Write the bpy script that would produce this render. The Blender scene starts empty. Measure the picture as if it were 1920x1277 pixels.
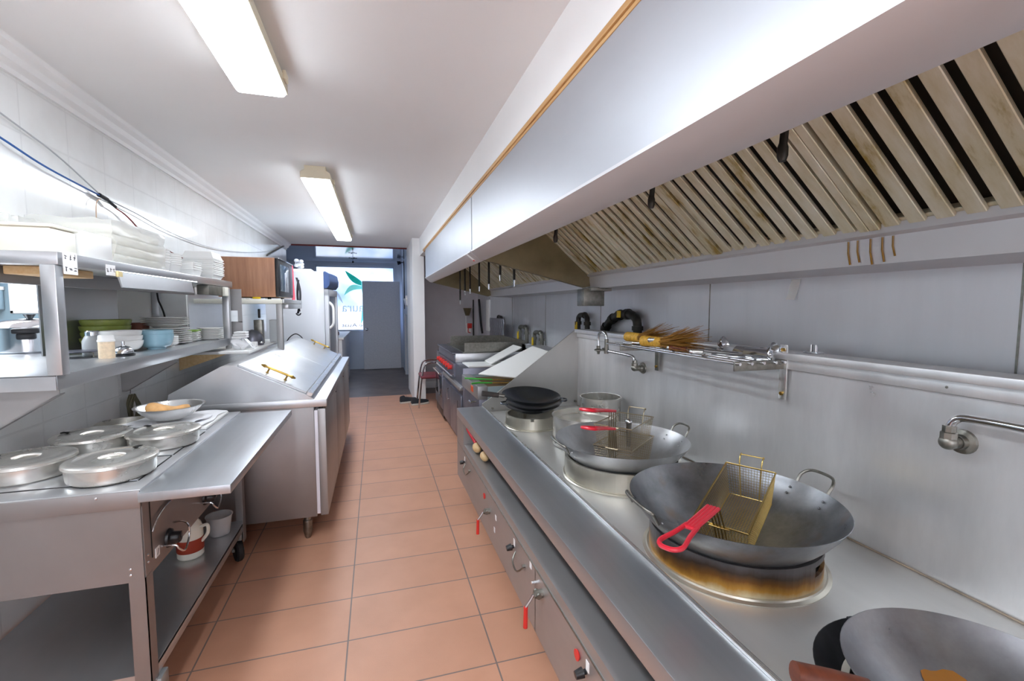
import bpy, bmesh, math, random
from mathutils import Vector, Matrix
random.seed(7)
PI = math.pi
sc = bpy.context.scene
COL = sc.collection

# ---------------------------------------------------------------- shapes
class B:
    """collects solid shapes; becomes ONE mesh object"""
    def __init__(s): s.bm = bmesh.new()
    def _mark(s): return len(s.bm.verts)
    def _xf(s, n0, M):
        s.bm.verts.ensure_lookup_table()
        for v in s.bm.verts[n0:]: v.co = M @ v.co
    def box(s, x0, x1, y0, y1, z0, z1, bev=0.0, M=None, seg=2):
        t = bmesh.new()
        bmesh.ops.create_cube(t, size=1)
        for v in t.verts:
            v.co = Vector(((x0+x1)/2+v.co.x*(x1-x0), (y0+y1)/2+v.co.y*(y1-y0), (z0+z1)/2+v.co.z*(z1-z0)))
        if bev > 0:
            bmesh.ops.bevel(t, geom=t.edges[:], offset=min(bev, .45*min(x1-x0, y1-y0, z1-z0)), segments=seg, affect='EDGES', profile=.5)
        if M is not None: t.transform(M)
        s.add(t); return s
    def add(s, t):
        m = bpy.data.meshes.new('tmp'); t.to_mesh(m); t.free(); s.bm.from_mesh(m); bpy.data.meshes.remove(m); return s
    def prism(s, pts, ext, bev=0.0):
        """polygon of 3-D points pushed along the vector ext"""
        t = bmesh.new(); e = Vector(ext)
        a = [t.verts.new(p) for p in pts]; b = [t.verts.new(Vector(p)+e) for p in pts]
        n = len(a)
        t.faces.new(a); t.faces.new(b[::-1])
        for i in range(n): t.faces.new((a[i], b[i], b[(i+1) % n], a[(i+1) % n]))
        bmesh.ops.recalc_face_normals(t, faces=t.faces[:])
        if bev: bmesh.ops.bevel(t, geom=t.edges[:], offset=bev, segments=1, affect='EDGES')
        s.add(t); return s
    def tube(s, pts, r, n=10, closed=False, cap=True):
        P = [Vector(p) for p in pts]; k = len(P)
        R = r if isinstance(r, (list, tuple)) else [r]*k
        bm = s.bm; rings = []
        up = None
        for i in range(k):
            if closed: d = (P[(i+1) % k]-P[i-1])
            elif i == 0: d = P[1]-P[0]
            elif i == k-1: d = P[-1]-P[-2]
            else: d = (P[i+1]-P[i]).normalized()+(P[i]-P[i-1]).normalized()
            d.normalize()
            if up is None:
                up = Vector((0, 0, 1)) if abs(d.z) < .9 else Vector((1, 0, 0))
            u = d.cross(up)
            if u.length < 1e-5: u = d.orthogonal()
            u.normalize(); w = u.cross(d).normalized(); up = w
            rings.append([bm.verts.new(P[i]+(u*math.cos(2*PI*j/n)+w*math.sin(2*PI*j/n))*R[i]) for j in range(n)])
        for i in range(k if closed else k-1):
            a, b = rings[i], rings[(i+1) % k]
            for j in range(n): bm.faces.new((a[j], b[j], b[(j+1) % n], a[(j+1) % n]))
        if cap and not closed and n > 2:
            bm.faces.new(rings[0]); bm.faces.new(rings[-1][::-1])
        return s
    def lathe(s, prof, c=(0, 0, 0), n=40, M=None, sx=1, sy=1):
        """profile of (radius, height) turned round a vertical axis at c"""
        bm = s.bm; n0 = len(bm.verts); rows = []
        for r, z in prof:
            if r < 1e-6: rows.append([bm.verts.new((0, 0, z))])
            else: rows.append([bm.verts.new((r*sx*math.cos(2*PI*j/n), r*sy*math.sin(2*PI*j/n), z)) for j in range(n)])
        for a, b in zip(rows[:-1], rows[1:]):
            for j in range(n):
                k = (j+1) % n
                if len(a) == 1 and len(b) == 1: continue
                if len(a) == 1: bm.faces.new((a[0], b[k], b[j]))
                elif len(b) == 1: bm.faces.new((a[j], a[k], b[0]))
                else: bm.faces.new((a[j], a[k], b[k], b[j]))
        MM = Matrix.Translation(Vector(c)) @ (M if M is not None else Matrix.Identity(4))
        s._xf(n0, MM); return s
    def ball(s, c, r, sx=1, sy=1, sz=1, n=16):
        prof = [(r*math.sin(PI*i/n), -r*math.cos(PI*i/n)*sz) for i in range(n+1)]
        prof[0] = (0, prof[0][1]); prof[-1] = (0, prof[-1][1])
        return s.lathe(prof, c, n*2, None, sx, sy)
    def grid(s, fn, nu, nv, th=0.0):
        """sheet fn(u,v)->point, given a real thickness"""
        t = bmesh.new()
        V = [[t.verts.new(fn(i/nu, j/nv)) for j in range(nv+1)] for i in range(nu+1)]
        for i in range(nu):
            for j in range(nv): t.faces.new((V[i][j], V[i+1][j], V[i+1][j+1], V[i][j+1]))
        bmesh.ops.recalc_face_normals(t, faces=t.faces[:])
        if th: bmesh.ops.solidify(t, geom=t.faces[:], thickness=th)
        s.add(t); return s

def rx(a): return Matrix.Rotation(a, 4, 'X')
def ry(a): return Matrix.Rotation(a, 4, 'Y')
def rz(a): return Matrix.Rotation(a, 4, 'Z')
def tr(*v): return Matrix.Translation(Vector(v))
def about(p, M): return tr(*p) @ M @ tr(-p[0], -p[1], -p[2])
def arc(c, r, a0, a1, n, plane='yz', k=1.0):
    o = []
    for i in range(n+1):
        a = a0+(a1-a0)*i/n; u, v = r*math.cos(a), r*math.sin(a)*k
        o.append({'yz': (c[0], c[1]+u, c[2]+v), 'xz': (c[0]+u, c[1], c[2]+v), 'xy': (c[0]+u, c[1]+v, c[2])}[plane])
    return o
def smooth_path(P, k=6):
    """rounded path through control points (Catmull-Rom)"""
    P = [Vector(p) for p in P]; Q = [P[0]]+P+[P[-1]]; o = []
    for i in range(1, len(Q)-2):
        for j in range(k):
            t = j/k; a, b, c, d = Q[i-1], Q[i], Q[i+1], Q[i+2]
            o.append(.5*((2*b)+(c-a)*t+(2*a-5*b+4*c-d)*t*t+(3*b-a-3*c+d)*t**3))
    o.append(P[-1]); return o

# ---------------------------------------------------------------- objects
LOC = {}
def mesh_obj(name, b, mat, loc, ang=35):
    me = bpy.data.meshes.new(name)
    bmesh.ops.recalc_face_normals(b.bm, faces=b.bm.faces[:])
    b.bm.transform(Matrix.Translation(-Vector(loc)))
    b.bm.to_mesh(me); b.bm.free()
    for p in me.polygons: p.use_smooth = True
    me.set_sharp_from_angle(angle=math.radians(ang))
    me.materials.append(mat)
    o = bpy.data.objects.new(name, me); COL.objects.link(o); return o
def tag(o, label=None, cat=None, group=None, kind=None):
    if label: o['label'] = label
    if cat: o['category'] = cat
    if group: o['group'] = group
    if kind: o['kind'] = kind
    return o
def thing(name, label, cat, loc=(0, 0, 0), group=None, rot=0.0):
    o = bpy.data.objects.new(name, None); o.empty_display_size = .05; COL.objects.link(o)
    o.location = loc; o.rotation_euler = (0, 0, rot); LOC[o.name] = Vector(loc)
    return tag(o, label, cat, group)
def part(parent, name, b, mat, label=None, kind=None, ang=35):
    """a mesh modelled in world coordinates, parented to its thing (or part)"""
    loc = LOC[parent.name]
    o = mesh_obj(name, b, mat, loc, ang); o.parent = parent; LOC[o.name] = loc
    return tag(o, label, kind=kind)
def single(name, b, mat, label, cat, loc, group=None, kind=None, rot=0.0):
    o = mesh_obj(name, b, mat, loc); o.location = loc; o.rotation_euler = (0, 0, rot); LOC[o.name] = Vector(loc)
    return tag(o, label, cat, group, kind)
def struct(name, b, mat, parent=None):
    o = mesh_obj(name, b, mat, (0, 0, 0)); LOC[o.name] = Vector((0, 0, 0))
    if parent: o.parent = parent
    else: o['kind'] = 'structure'
    return o
KIDS = {}
def dup(o, loc=None, rot=None, label=None, group=None, parent=None):
    c = o.copy(); COL.objects.link(c)
    if parent is not None: c.parent = parent
    if loc is not None: c.location = loc
    if rot is not None: c.rotation_euler = rot if hasattr(rot, '__len__') else (0, 0, rot)
    if label: c['label'] = label
    if group: c['group'] = group
    for ch in list(o.children): dup(ch, parent=c)
    return c
def ordinal(i, n):
    W = ['lowest', 'second from the bottom', 'third from the bottom', 'fourth from the bottom', 'fifth from the bottom', 'sixth from the bottom', 'seventh from the bottom', 'eighth from the bottom']
    if n == 1: return 'single'
    if i == n-1: return 'topmost'
    if i == n-2 and n > 3: return 'second from the top'
    if i == n-3 and n > 6: return 'third from the top'
    if i == n-4 and n > 8: return 'fourth from the top'
    return W[i]

# ---------------------------------------------------------------- materials
def newmat(name):
    m = bpy.data.materials.new(name); m.use_nodes = True
    nt = m.node_tree; return m, nt, nt.nodes['Principled BSDF']
def lin(c):
    if isinstance(c, str):
        c = [int(c[i:i+2], 16)/255 for i in (0, 2, 4)]
    return tuple(((x/12.92) if x <= .04045 else ((x+.055)/1.055)**2.4) for x in c)
def pos_noise(nt, scale=(1, 1, 1), nscale=5.0, detail=4, rough=.55, obj=False):
    tc = nt.nodes.new('ShaderNodeNewGeometry') if not obj else nt.nodes.new('ShaderNodeTexCoord')
    mp = nt.nodes.new('ShaderNodeMapping'); mp.inputs['Scale'].default_value = scale
    nt.links.new(tc.outputs['Position' if not obj else 'Object'], mp.inputs['Vector'])
    nz = nt.nodes.new('ShaderNodeTexNoise'); nz.inputs['Scale'].default_value = nscale
    nz.inputs['Detail'].default_value = detail; nz.inputs['Roughness'].default_value = rough
    nt.links.new(mp.outputs['Vector'], nz.inputs['Vector']); return nz
def ramp(nt, src, stops):
    r = nt.nodes.new('ShaderNodeValToRGB'); el = r.color_ramp.elements
    el[0].position, el[0].color = stops[0][0], (*stops[0][1], 1)
    el[1].position, el[1].color = stops[-1][0], (*stops[-1][1], 1)
    for p, c in stops[1:-1]:
        e = el.new(p); e.color = (*c, 1)
    nt.links.new(src, r.inputs['Fac']); return r
def flat(name, col, rough=.5, metal=0.0, spec=.5, vary=.0, nscale=8, trans=0.0, ior=1.45, emit=0.0, bump=0.0, bscale=60, alpha=1.0, coat=0.0, obj=False, sss=0):
    m, nt, p = newmat(name); c = lin(col)
    p.inputs['Base Color'].default_value = (*c, 1); p.inputs['Roughness'].default_value = rough
    p.inputs['Metallic'].default_value = metal; p.inputs['Specular IOR Level'].default_value = spec
    p.inputs['Transmission Weight'].default_value = trans; p.inputs['IOR'].default_value = ior
    p.inputs['Alpha'].default_value = alpha; p.inputs['Coat Weight'].default_value = coat
    if vary:
        nz = pos_noise(nt, nscale=nscale, obj=obj)
        r = ramp(nt, nz.outputs['Fac'], [(.3, tuple(x*(1-vary) for x in c)), (.7, tuple(min(1, x*(1+vary)) for x in c))])
        nt.links.new(r.outputs['Color'], p.inputs['Base Color'])
    if bump:
        nb = pos_noise(nt, nscale=bscale, obj=obj); b = nt.nodes.new('ShaderNodeBump')
        b.inputs['Strength'].default_value = bump; b.inputs['Distance'].default_value = .002
        nt.links.new(nb.outputs['Fac'], b.inputs['Height']); nt.links.new(b.outputs['Normal'], p.inputs['Normal'])
    if emit:
        p.inputs['Emission Color'].default_value = (*c, 1); p.inputs['Emission Strength'].default_value = emit
    return m
def steel(name, col='c9ccd0', r0=.25, r1=.42, brush=(1, 1, 1), nscale=6, vary=.10, smear=.0, metal=.82):
    """brushed stainless steel with smears in its sheen"""
    m, nt, p = newmat(name); c = lin(col)
    nz = pos_noise(nt, brush, nscale, 6, .6)
    r = ramp(nt, nz.outputs['Fac'], [(.25, tuple(x*(1-vary) for x in c)), (.75, tuple(min(1, x*(1+vary)) for x in c))])
    nt.links.new(r.outputs['Color'], p.inputs['Base Color'])
    mr = nt.nodes.new('ShaderNodeMapRange'); mr.inputs['From Min'].default_value = .25; mr.inputs['From Max'].default_value = .75
    mr.inputs['To Min'].default_value = r0; mr.inputs['To Max'].default_value = r1
    n2 = pos_noise(nt, (1, 1, 1), 3.2, 5, .65)
    nt.links.new(n2.outputs['Fac'], mr.inputs['Value']); nt.links.new(mr.outputs['Result'], p.inputs['Roughness'])
    p.inputs['Metallic'].default_value = metal
    return m
def tiles(name, tile, grout, u, v, w, h, off, mortar=.004, rough=.4, vary=.05, bump=.0, bscale=250, gvary=None, spec=.5, tilebump=.35):
    """grid of tiles laid over two world axes u and v"""
    m, nt, p = newmat(name)
    g = nt.nodes.new('ShaderNodeNewGeometry'); sp = nt.nodes.new('ShaderNodeSeparateXYZ'); cb = nt.nodes.new('ShaderNodeCombineXYZ')
    nt.links.new(g.outputs['Position'], sp.inputs[0])
    for i, (ax, o) in enumerate(((u, off[0]), (v, off[1]))):
        a = nt.nodes.new('ShaderNodeMath'); a.operation = 'SUBTRACT'; a.inputs[1].default_value = o
        nt.links.new(sp.outputs[ax], a.inputs[0]); nt.links.new(a.outputs[0], cb.inputs[i])
    br = nt.nodes.new('ShaderNodeTexBrick'); br.offset = 0; br.squash = 1
    br.inputs['Scale'].default_value = 1; br.inputs['Brick Width'].default_value = w; br.inputs['Row Height'].default_value = h
    br.inputs['Mortar Size'].default_value = mortar; br.inputs['Mortar Smooth'].default_value = .15
    ct = lin(tile)
    br.inputs['Color1'].default_value = (*[x*(1-vary) for x in ct], 1); br.inputs['Color2'].default_value = (*[min(1, x*(1+vary)) for x in ct], 1)
    br.inputs['Mortar'].default_value = (*lin(grout), 1)
    nt.links.new(cb.outputs[0], br.inputs['Vector'])
    nz = pos_noise(nt, nscale=4, detail=8)
    mx = nt.nodes.new('ShaderNodeMix'); mx.data_type = 'RGBA'; mx.blend_type = 'MULTIPLY'; mx.inputs['Factor'].default_value = .55
    rr = ramp(nt, nz.outputs['Fac'], [(.3, (.82, .8, .78)), (.65, (1, 1, 1))])
    nt.links.new(br.outputs['Color'], mx.inputs['A']); nt.links.new(rr.outputs['Color'], mx.inputs['B'])
    nt.links.new(mx.outputs['Result'], p.inputs['Base Color'])
    p.inputs['Roughness'].default_value = rough; p.inputs['Specular IOR Level'].default_value = spec
    inv = nt.nodes.new('ShaderNodeMath'); inv.operation = 'SUBTRACT'; inv.inputs[0].default_value = 1
    nt.links.new(br.outputs['Fac'], inv.inputs[1])
    b1 = nt.nodes.new('ShaderNodeBump'); b1.inputs['Strength'].default_value = tilebump; b1.inputs['Distance'].default_value = .003
    nt.links.new(inv.outputs[0], b1.inputs['Height']); last = b1
    if bump:
        nb = pos_noise(nt, nscale=bscale, detail=2); b2 = nt.nodes.new('ShaderNodeBump'); b2.inputs['Strength'].default_value = bump; b2.inputs['Distance'].default_value = .002
        nt.links.new(nb.outputs['Fac'], b2.inputs['Height']); nt.links.new(b1.outputs['Normal'], b2.inputs['Normal']); last = b2
    nt.links.new(last.outputs['Normal'], p.inputs['Normal'])
    return m
def wood(name, a, b, scale=(1, 1, 12), nscale=3, rough=.5):
    m, nt, p = newmat(name); nz = pos_noise(nt, scale, nscale, 6, .6)
    r = ramp(nt, nz.outputs['Fac'], [(.3, lin(a)), (.7, lin(b))]); nt.links.new(r.outputs['Color'], p.inputs['Base Color'])
    p.inputs['Roughness'].default_value = rough; return m

M = {}
LAMP = 9.0
M['floor'] = tiles('terracotta_tile', 'cd997d', '80706a', 0, 1, .588, .3035, (-.147, 2.003), .0035, .42, .035, .35, 320)
M['dark_floor'] = flat('dark_vinyl', '6b5d57', .35, vary=.3, nscale=3)
M['ceiling'] = flat('ceiling_paint', 'eeeff0', .7, vary=.02, nscale=1)
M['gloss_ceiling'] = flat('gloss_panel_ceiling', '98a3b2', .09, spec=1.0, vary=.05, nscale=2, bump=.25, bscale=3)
M['walltile'] = tiles('white_wall_tile', 'f2f4f4', 'ebeded', 1, 2, .30, .20, (2.40, .955), .004, .12, .01, 0, tilebump=.6)
M['wallpaint'] = flat('white_paint', 'f3f4f5', .55, vary=.02, nscale=2)
M['greywall'] = flat('grey_lilac_paint', 'd0ccd0', .55, vary=.05, nscale=3)
M['bluewall'] = flat('blue_grey_paint', 'ccd4de', .6, vary=.05, nscale=3)
M['doorpaint'] = flat('grey_door_paint', 'e2e3e7', .6, vary=.05, nscale=30)
M['wallsteel'] = steel('wall_steel_sheet', 'dddfe4', .38, .5, (1, 2, .2), 4, .05, metal=.55)
M['steel'] = steel('stainless_steel', 'c6c8cb', .26, .42, (1, .2, 1), 7, .06)
M['steel_y'] = steel('stainless_steel_long_grain', 'b4b8bd', .30, .40, (6, .15, 1), 5, .05)
M['steel_front'] = steel('stainless_front_panel', 'a9a8a8', .36, .48, (1, .2, 2), 5, .05, metal=.7)
M['steel_body'] = steel('stainless_body_panel', '979494', .34, .50, (1, .6, .8), 3, .10, metal=.75)
M['steel_splash'] = steel('stainless_splashback', 'dfdfe0', .24, .50, (1, 1.8, .45), 3.5, .13, metal=.66)
M['steel_end'] = steel('stainless_end_plate', 'b9b8b5', .28, .42, (1, 1, .5), 4, .08)
M['steel_deck'] = steel('stainless_deck', 'd8d8d6', .32, .46, (2, .3, 1), 5, .05, metal=.7)
M['steel_bright'] = steel('polished_steel', 'dadad9', .2, .32, (1, 1, 1), 9, .03)
M['steel_pan'] = steel('spun_steel', 'd2d0ca', .24, .30, (1, 1, 1), 3, .03)
M['chrome'] = flat('chrome', 'd8dade', .1, 1.0)
M['dullmetal'] = flat('dull_metal', '8d8b84', .38, 1.0, vary=.2, nscale=40)
M['hood'] = steel('hood_steel', 'b9bdc4', .36, .46, (1, .25, 2), 2.5, .03, metal=.65)
M['hoodlip'] = steel('hood_lip_steel', 'd0d0d3', .42, .52, (1, .2, 1), 3, .03, metal=.6)
M['greasy'] = steel('greasy_steel', '7f745a', .34, .5, (1, 1, 1), 6, .2)
def filter_mat():
    m, nt, p = newmat('greasy_filter'); 
    nz = pos_noise(nt, (1, 3, .5), 5, 6, .65)
    r = ramp(nt, nz.outputs['Fac'], [(.33, lin('a08a48')), (.45, lin('cfc8aa')), (.7, lin('e2e0d0'))])
    nt.links.new(r.outputs['Color'], p.inputs['Base Color'])
    p.inputs['Metallic'].default_value = .35; p.inputs['Roughness'].default_value = .4; return m
M['filter'] = filter_mat()
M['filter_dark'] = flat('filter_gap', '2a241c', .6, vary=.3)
M['castiron'] = flat('black_iron_wok', '565a61', .2, .8, vary=.25, nscale=9, bump=.15, bscale=30)
def wok_mat(name, a, b, rust, c):
    m, nt, p = newmat(name)
    nz = pos_noise(nt, (1, 1, 1), 7, 8, .65); n2 = pos_noise(nt, (1, 1, 1), 3.2, 4, .6)
    r = ramp(nt, nz.outputs['Fac'], [(.3, lin(a)), (.7, lin(b))])
    r2 = ramp(nt, n2.outputs['Fac'], [(.56, (0, 0, 0)), (.72, (1, 1, 1))])
    mx = nt.nodes.new('ShaderNodeMix'); mx.data_type = 'RGBA'
    ml = nt.nodes.new('ShaderNodeMath'); ml.operation = 'MULTIPLY'; ml.inputs[1].default_value = c
    nt.links.new(r2.outputs['Color'], ml.inputs[0]); nt.links.new(ml.outputs[0], mx.inputs['Factor'])
    nt.links.new(r.outputs['Color'], mx.inputs['A']); mx.inputs['B'].default_value = (*lin(rust), 1)
    nt.links.new(mx.outputs['Result'], p.inputs['Base Color'])
    p.inputs['Metallic'].default_value = .78
    mr = nt.nodes.new('ShaderNodeMapRange'); mr.inputs['To Min'].default_value = .2; mr.inputs['To Max'].default_value = .42
    nt.links.new(nz.outputs['Fac'], mr.inputs['Value']); nt.links.new(mr.outputs['Result'], p.inputs['Roughness']); return m
M['wok_dark'] = wok_mat('carbon_steel_wok', '66686c', '96989c', '7a5430', .75)
M['wok_grey'] = wok_mat('worn_steel_wok', 'a4a6a9', 'c6c8ca', '8c867c', .25)
M['wok_near'] = wok_mat('pale_steel_wok', '7f8085', 'a4a6ab', '8a6a48', .2)
def burnt_mat():
    m, nt, p = newmat('heat_stained_ring')
    g = nt.nodes.new('ShaderNodeNewGeometry'); s = nt.nodes.new('ShaderNodeSeparateXYZ'); nt.links.new(g.outputs['Position'], s.inputs[0])
    nz = pos_noise(nt, (1, 1, .5), 5.5, 6, .6)
    a = nt.nodes.new('ShaderNodeMapRange'); a.inputs['From Min'].default_value = .62; a.inputs['From Max'].default_value = .715
    nt.links.new(s.outputs['Z'], a.inputs['Value'])
    d = nt.nodes.new('ShaderNodeMath'); d.operation = 'MULTIPLY_ADD'; d.inputs[1].default_value = 1.1; d.inputs[2].default_value = -.50
    nt.links.new(nz.outputs['Fac'], d.inputs[0])
    e = nt.nodes.new('ShaderNodeMath'); e.operation = 'ADD'; nt.links.new(a.outputs['Result'], e.inputs[0]); nt.links.new(d.outputs[0], e.inputs[1])
    r = ramp(nt, e.outputs[0], [(0.05, lin('d9cfae')), (.3, lin('bb8a3c')), (.55, lin('7d5426')), (.8, lin('4a3c34')), (1, lin('5f5b5c'))])
    nt.links.new(r.outputs['Color'], p.inputs['Base Color']); p.inputs['Metallic'].default_value = .6; p.inputs['Roughness'].default_value = .4; return m
M['burnt'] = burnt_mat()
M['ring'] = steel('burner_ring_steel', 'cbc7bb', .25, .4, (1, 1, .5), 6, .1)
M['brass'] = flat('brass', 'b8964e', .28, 1.0, vary=.1, nscale=60)
M['basketwire'] = flat('brassy_wire', 'c2a868', .3, 1.0)
M['basketwire2'] = flat('tinned_wire', 'b3a78f', .34, 1.0)
M['red'] = flat('red_plastic', 'd8263a', .35, coat=.3)
M['redpaint'] = flat('red_vinyl_grip', 'd9352f', .4)
M['black'] = flat('black_plastic', '1b1b1e', .35)
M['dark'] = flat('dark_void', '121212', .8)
M['blackpipe'] = flat('black_iron_pipe', '35332f', .45, .5, vary=.3, nscale=20)
M['greypipe'] = flat('grey_pipe', '74736c', .45, .6, vary=.2, nscale=20)
M['yellow'] = flat('yellow_tape', 'd8b41e', .5)
M['white'] = flat('white_plastic', 'f0f0ee', .4)
M['paper'] = flat('white_paper', 'f1f1f2', .8)
M['ink'] = flat('black_ink', '23232a', .8)
M['porcelain'] = flat('white_porcelain', 'f2f2f0', .15, coat=.4)
M['foam'] = flat('white_foam', 'f3f4f2', .75)
M['greenbowl'] = flat('olive_glaze', '8f9a4a', .25, vary=.18, nscale=14, coat=.4)
M['bluebowl'] = flat('blue_glaze', '8db2c2', .15, vary=.2, nscale=5, coat=.5)
M['brownbowl'] = flat('brown_wood_bowl', '7a4a3c', .5, vary=.15, nscale=20)
M['lime'] = flat('lime_glaze', 'a9cf6a', .3)
M['cloth'] = flat('white_cloth', 'eff0f3', .85, bump=.3, bscale=20)
M['ginger'] = flat('tan_meat', 'd9a86e', .55, vary=.18, nscale=25)
M['clear'] = flat('clear_plastic_wrap', 'f4f5f2', .22, alpha=.42, spec=.6)
M['cream'] = flat('cream_plastic_box', 'f0efe2', .4, vary=.02)
M['glass'] = flat('clear_glass', 'ffffff', .02, trans=1.0, ior=1.45)
M['shelfglass'] = flat('cooler_door_glass', 'b8bcc2', .08, alpha=.75, spec=.8)
M['bucket'] = flat('translucent_bucket', 'd4d8da', .35, alpha=.55)
M['woodgrain'] = wood('walnut_laminate', '8c6048', 'aa7d60', (14, 14, .9), 3, .45)
M['woodtrim'] = wood('pine_trim', 'b98952', 'd3ab74', (14, .5, 14), 4, .55)
M['woodhandle'] = wood('brown_wood_handle', '57291a', '713a24', (10, 1, 10), 5, .45)
M['palewood'] = wood('pale_wood', 'd8b27c', 'e8cb9c', (10, 1, 10), 5, .6)
M['bamboo'] = wood('split_bamboo', '7a5020', 'c08c3a', (20, 1, 20), 4, .5)
M['bamboowrap'] = flat('bamboo_binding', 'd0a03c', .5, vary=.25, nscale=60, bump=.4, bscale=120)
M['endgrain'] = flat('bamboo_end', 'c58a62', .6)
M['fridgewhite'] = flat('white_enamel', 'cdd0d7', .3, coat=.2)
M['fridgeblue'] = flat('navy_header', '3f5684', .3, vary=.2, nscale=6)
M['seat'] = flat('maroon_vinyl', '7d3440', .45)
M['rubber'] = flat('black_rubber', '222224', .6)
M['shoe'] = flat('black_shoe_fabric', '2a2d33', .7)
M['sole'] = flat('shoe_sole', 'c9c5bd', .6)
M['towel_red'] = flat('pink_red_towel', 'e5566a', .85)
M['strap'] = flat('black_strap', '33333a', .7)
M['lens'] = flat('lamp_lens', 'eff7ff', .4, emit=LAMP)
M['lamphousing'] = flat('cream_lamp_housing', 'e4dcc4', .5)
M['orange'] = flat('orange_label', 'd4551f', .5)
M['green'] = flat('green_plastic', '3fa63a', .4)
M['foilbox'] = flat('crumpled_foil', 'c4ccd8', .22, 1.0, bump=1.0, bscale=35)
M['tealsheet'] = flat('pale_blue_plate', 'b4c6cb', .3, .3)
M['oil'] = flat('rusty_fryer_tank', '6b5334', .5, .3, vary=.4, nscale=20)
M['darksteel'] = steel('dark_blue_steel', '7f808c', .3, .45, (1, 1, 1), 6, .1)
M['griddle'] = flat('seasoned_griddle', '6a6a64', .4, .8, vary=.2, nscale=12)
M['cable_blue'] = flat('blue_cable', '2f5fa3', .5)
M['cable_grey'] = flat('grey_cable', 'b9bcc0', .6)
M['cable_red'] = flat('dark_red_wire', '7c2f2c', .6)
M['gasket'] = flat('door_gasket', 'e9e7f0', .5)
def window_film():
    """frosted film on the street window, lit by daylight from outside"""
    m, nt, p = newmat('frosted_daylight_film')
    nz = pos_noise(nt, (1, 1, 1), 1.1, 3, .5)
    r = ramp(nt, nz.outputs['Fac'], [(.32, lin('6f98de')), (.5, lin('c4d8fa')), (.62, lin('e8f0ff'))])
    nt.links.new(r.outputs['Color'], p.inputs['Base Color']); nt.links.new(r.outputs['Color'], p.inputs['Emission Color'])
    p.inputs['Emission Strength'].default_value = .62; p.inputs['Roughness'].default_value = .5; return m
M['film'] = window_film()
M['day_fill_pane'] = flat('daylight_fill_pane', 'eef4ff', .5, emit=1.2)  # daylight in the dining window, glow of the added fill window
M['teal'] = flat('teal_decal', '18b0a2', .5, emit=.16, vary=.2, nscale=10)
M['tealpale'] = flat('pale_teal_decal', '7ddcd6', .5, emit=.22)
M['letter'] = flat('grey_blue_lettering', 'a9bfd8', .5, emit=.28)
M['room'] = flat('dining_room_paint', '8fa9b6', .7)
M['bluebox'] = flat('blue_box', '2f6fb8', .5)
# ================================================================ camera, world
cd = bpy.data.cameras.new('camera'); cam = bpy.data.objects.new('camera', cd); COL.objects.link(cam)
cd.sensor_width = 36; cd.lens = 16.0; cd.clip_start = .05
cam.location = (0, 0, 1.45)
cam.rotation_euler = (math.radians(90-4.256), 0, math.radians(-16.594))
sc.camera = cam
w = bpy.data.worlds.new('world'); sc.world = w; w.use_nodes = True
w.node_tree.nodes['Background'].inputs[0].default_value = (.75, .85, 1, 1); w.node_tree.nodes['Background'].inputs[1].default_value = .6
sc.view_settings.view_transform = 'Standard'; sc.view_settings.look = 'None'; sc.view_settings.gamma = 1
sc.view_settings.use_curve_mapping = False; sc.view_settings.exposure = 1.5
sc.cycles.max_bounces = 14; sc.cycles.diffuse_bounces = 8; sc.cycles.glossy_bounces = 6; sc.cycles.caustics_reflective = True; sc.cycles.blur_glossy = 1.0; sc.cycles.caustics_refractive = False; sc.cycles.sample_clamp_indirect = 8

# ================================================================ the setting
CZ = 2.46; WX = -1.37; RX = 1.78; YB = 11.1; YN = -4.2; YA = 8.15
struct('floor', B().box(-4.2, 2.0, YN, 7.62, -.1, 0), M['floor'])
struct('floor_back', B().box(-4.2, 2.0, 7.62, YB+.1, -.1, 0), M['dark_floor'])
struct('ceiling', B().box(-1.56, 2.0, YN, YA, CZ, CZ+.1), M['ceiling'])
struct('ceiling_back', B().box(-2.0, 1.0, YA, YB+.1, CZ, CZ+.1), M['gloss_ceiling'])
b = B()
b.box(-1.56, WX, YN, YA, 0, 1.16); b.box(-1.56, WX, YN, YA, 1.66, CZ)
b.box(-1.56, WX, YN, -.5, 1.16, 1.66); b.box(-1.56, WX, 4.0, YA, 1.16, 1.66)
struct('wall_left', b, M['walltile'])
b = B()                                                           # crown moulding, stepped profile
prof = [(WX, 2.365), (WX+.012, 2.365), (WX+.016, 2.385), (WX+.04, 2.40), (WX+.05, 2.425), (WX+.075, 2.44), (WX+.08, 2.46), (WX, 2.46)]
b.prism([(x, YN, z) for x, z in prof], (0, YA-YN, 0))
struct('trim_1', b, M['wallpaint'])
struct('wall_right', B().box(RX, RX+.12, YN, YA, 0, CZ), M['wallsteel'])
b = B()
for y in (.84, 2.12, 3.4, 4.68, 5.96, 7.24): b.box(RX-.003, RX, y-.0025, y+.0025, .3, 1.6)
struct('trim_2', b, M['dullmetal'])
SX = .637
struct('wall_soffit', B().box(SX, SX+.1, YN, 6.95, 2.2, CZ), M['wallpaint'])
b = B(); b.box(SX-.012, SX+.01, YN, 6.3, 2.186, 2.2, .003); b.box(SX-.018, SX+.01, YN, 6.3, 2.2, 2.222, .005)
struct('trim_3', b, M['woodtrim'])
b = B(); b.box(.53, .70, 6.95, YA+.1, 0, CZ); struct('wall_column', b, M['wallpaint'])
b = B(); b.box(.68, RX+.1, YA, YA+.1, 0, CZ); struct('wall_alcove', b, M['greywall'])
b = B(); b.box(.70, RX, YA-.015, YA, 0, .12, .003); struct('baseboard_alcove', b, M['wallpaint'])
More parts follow.
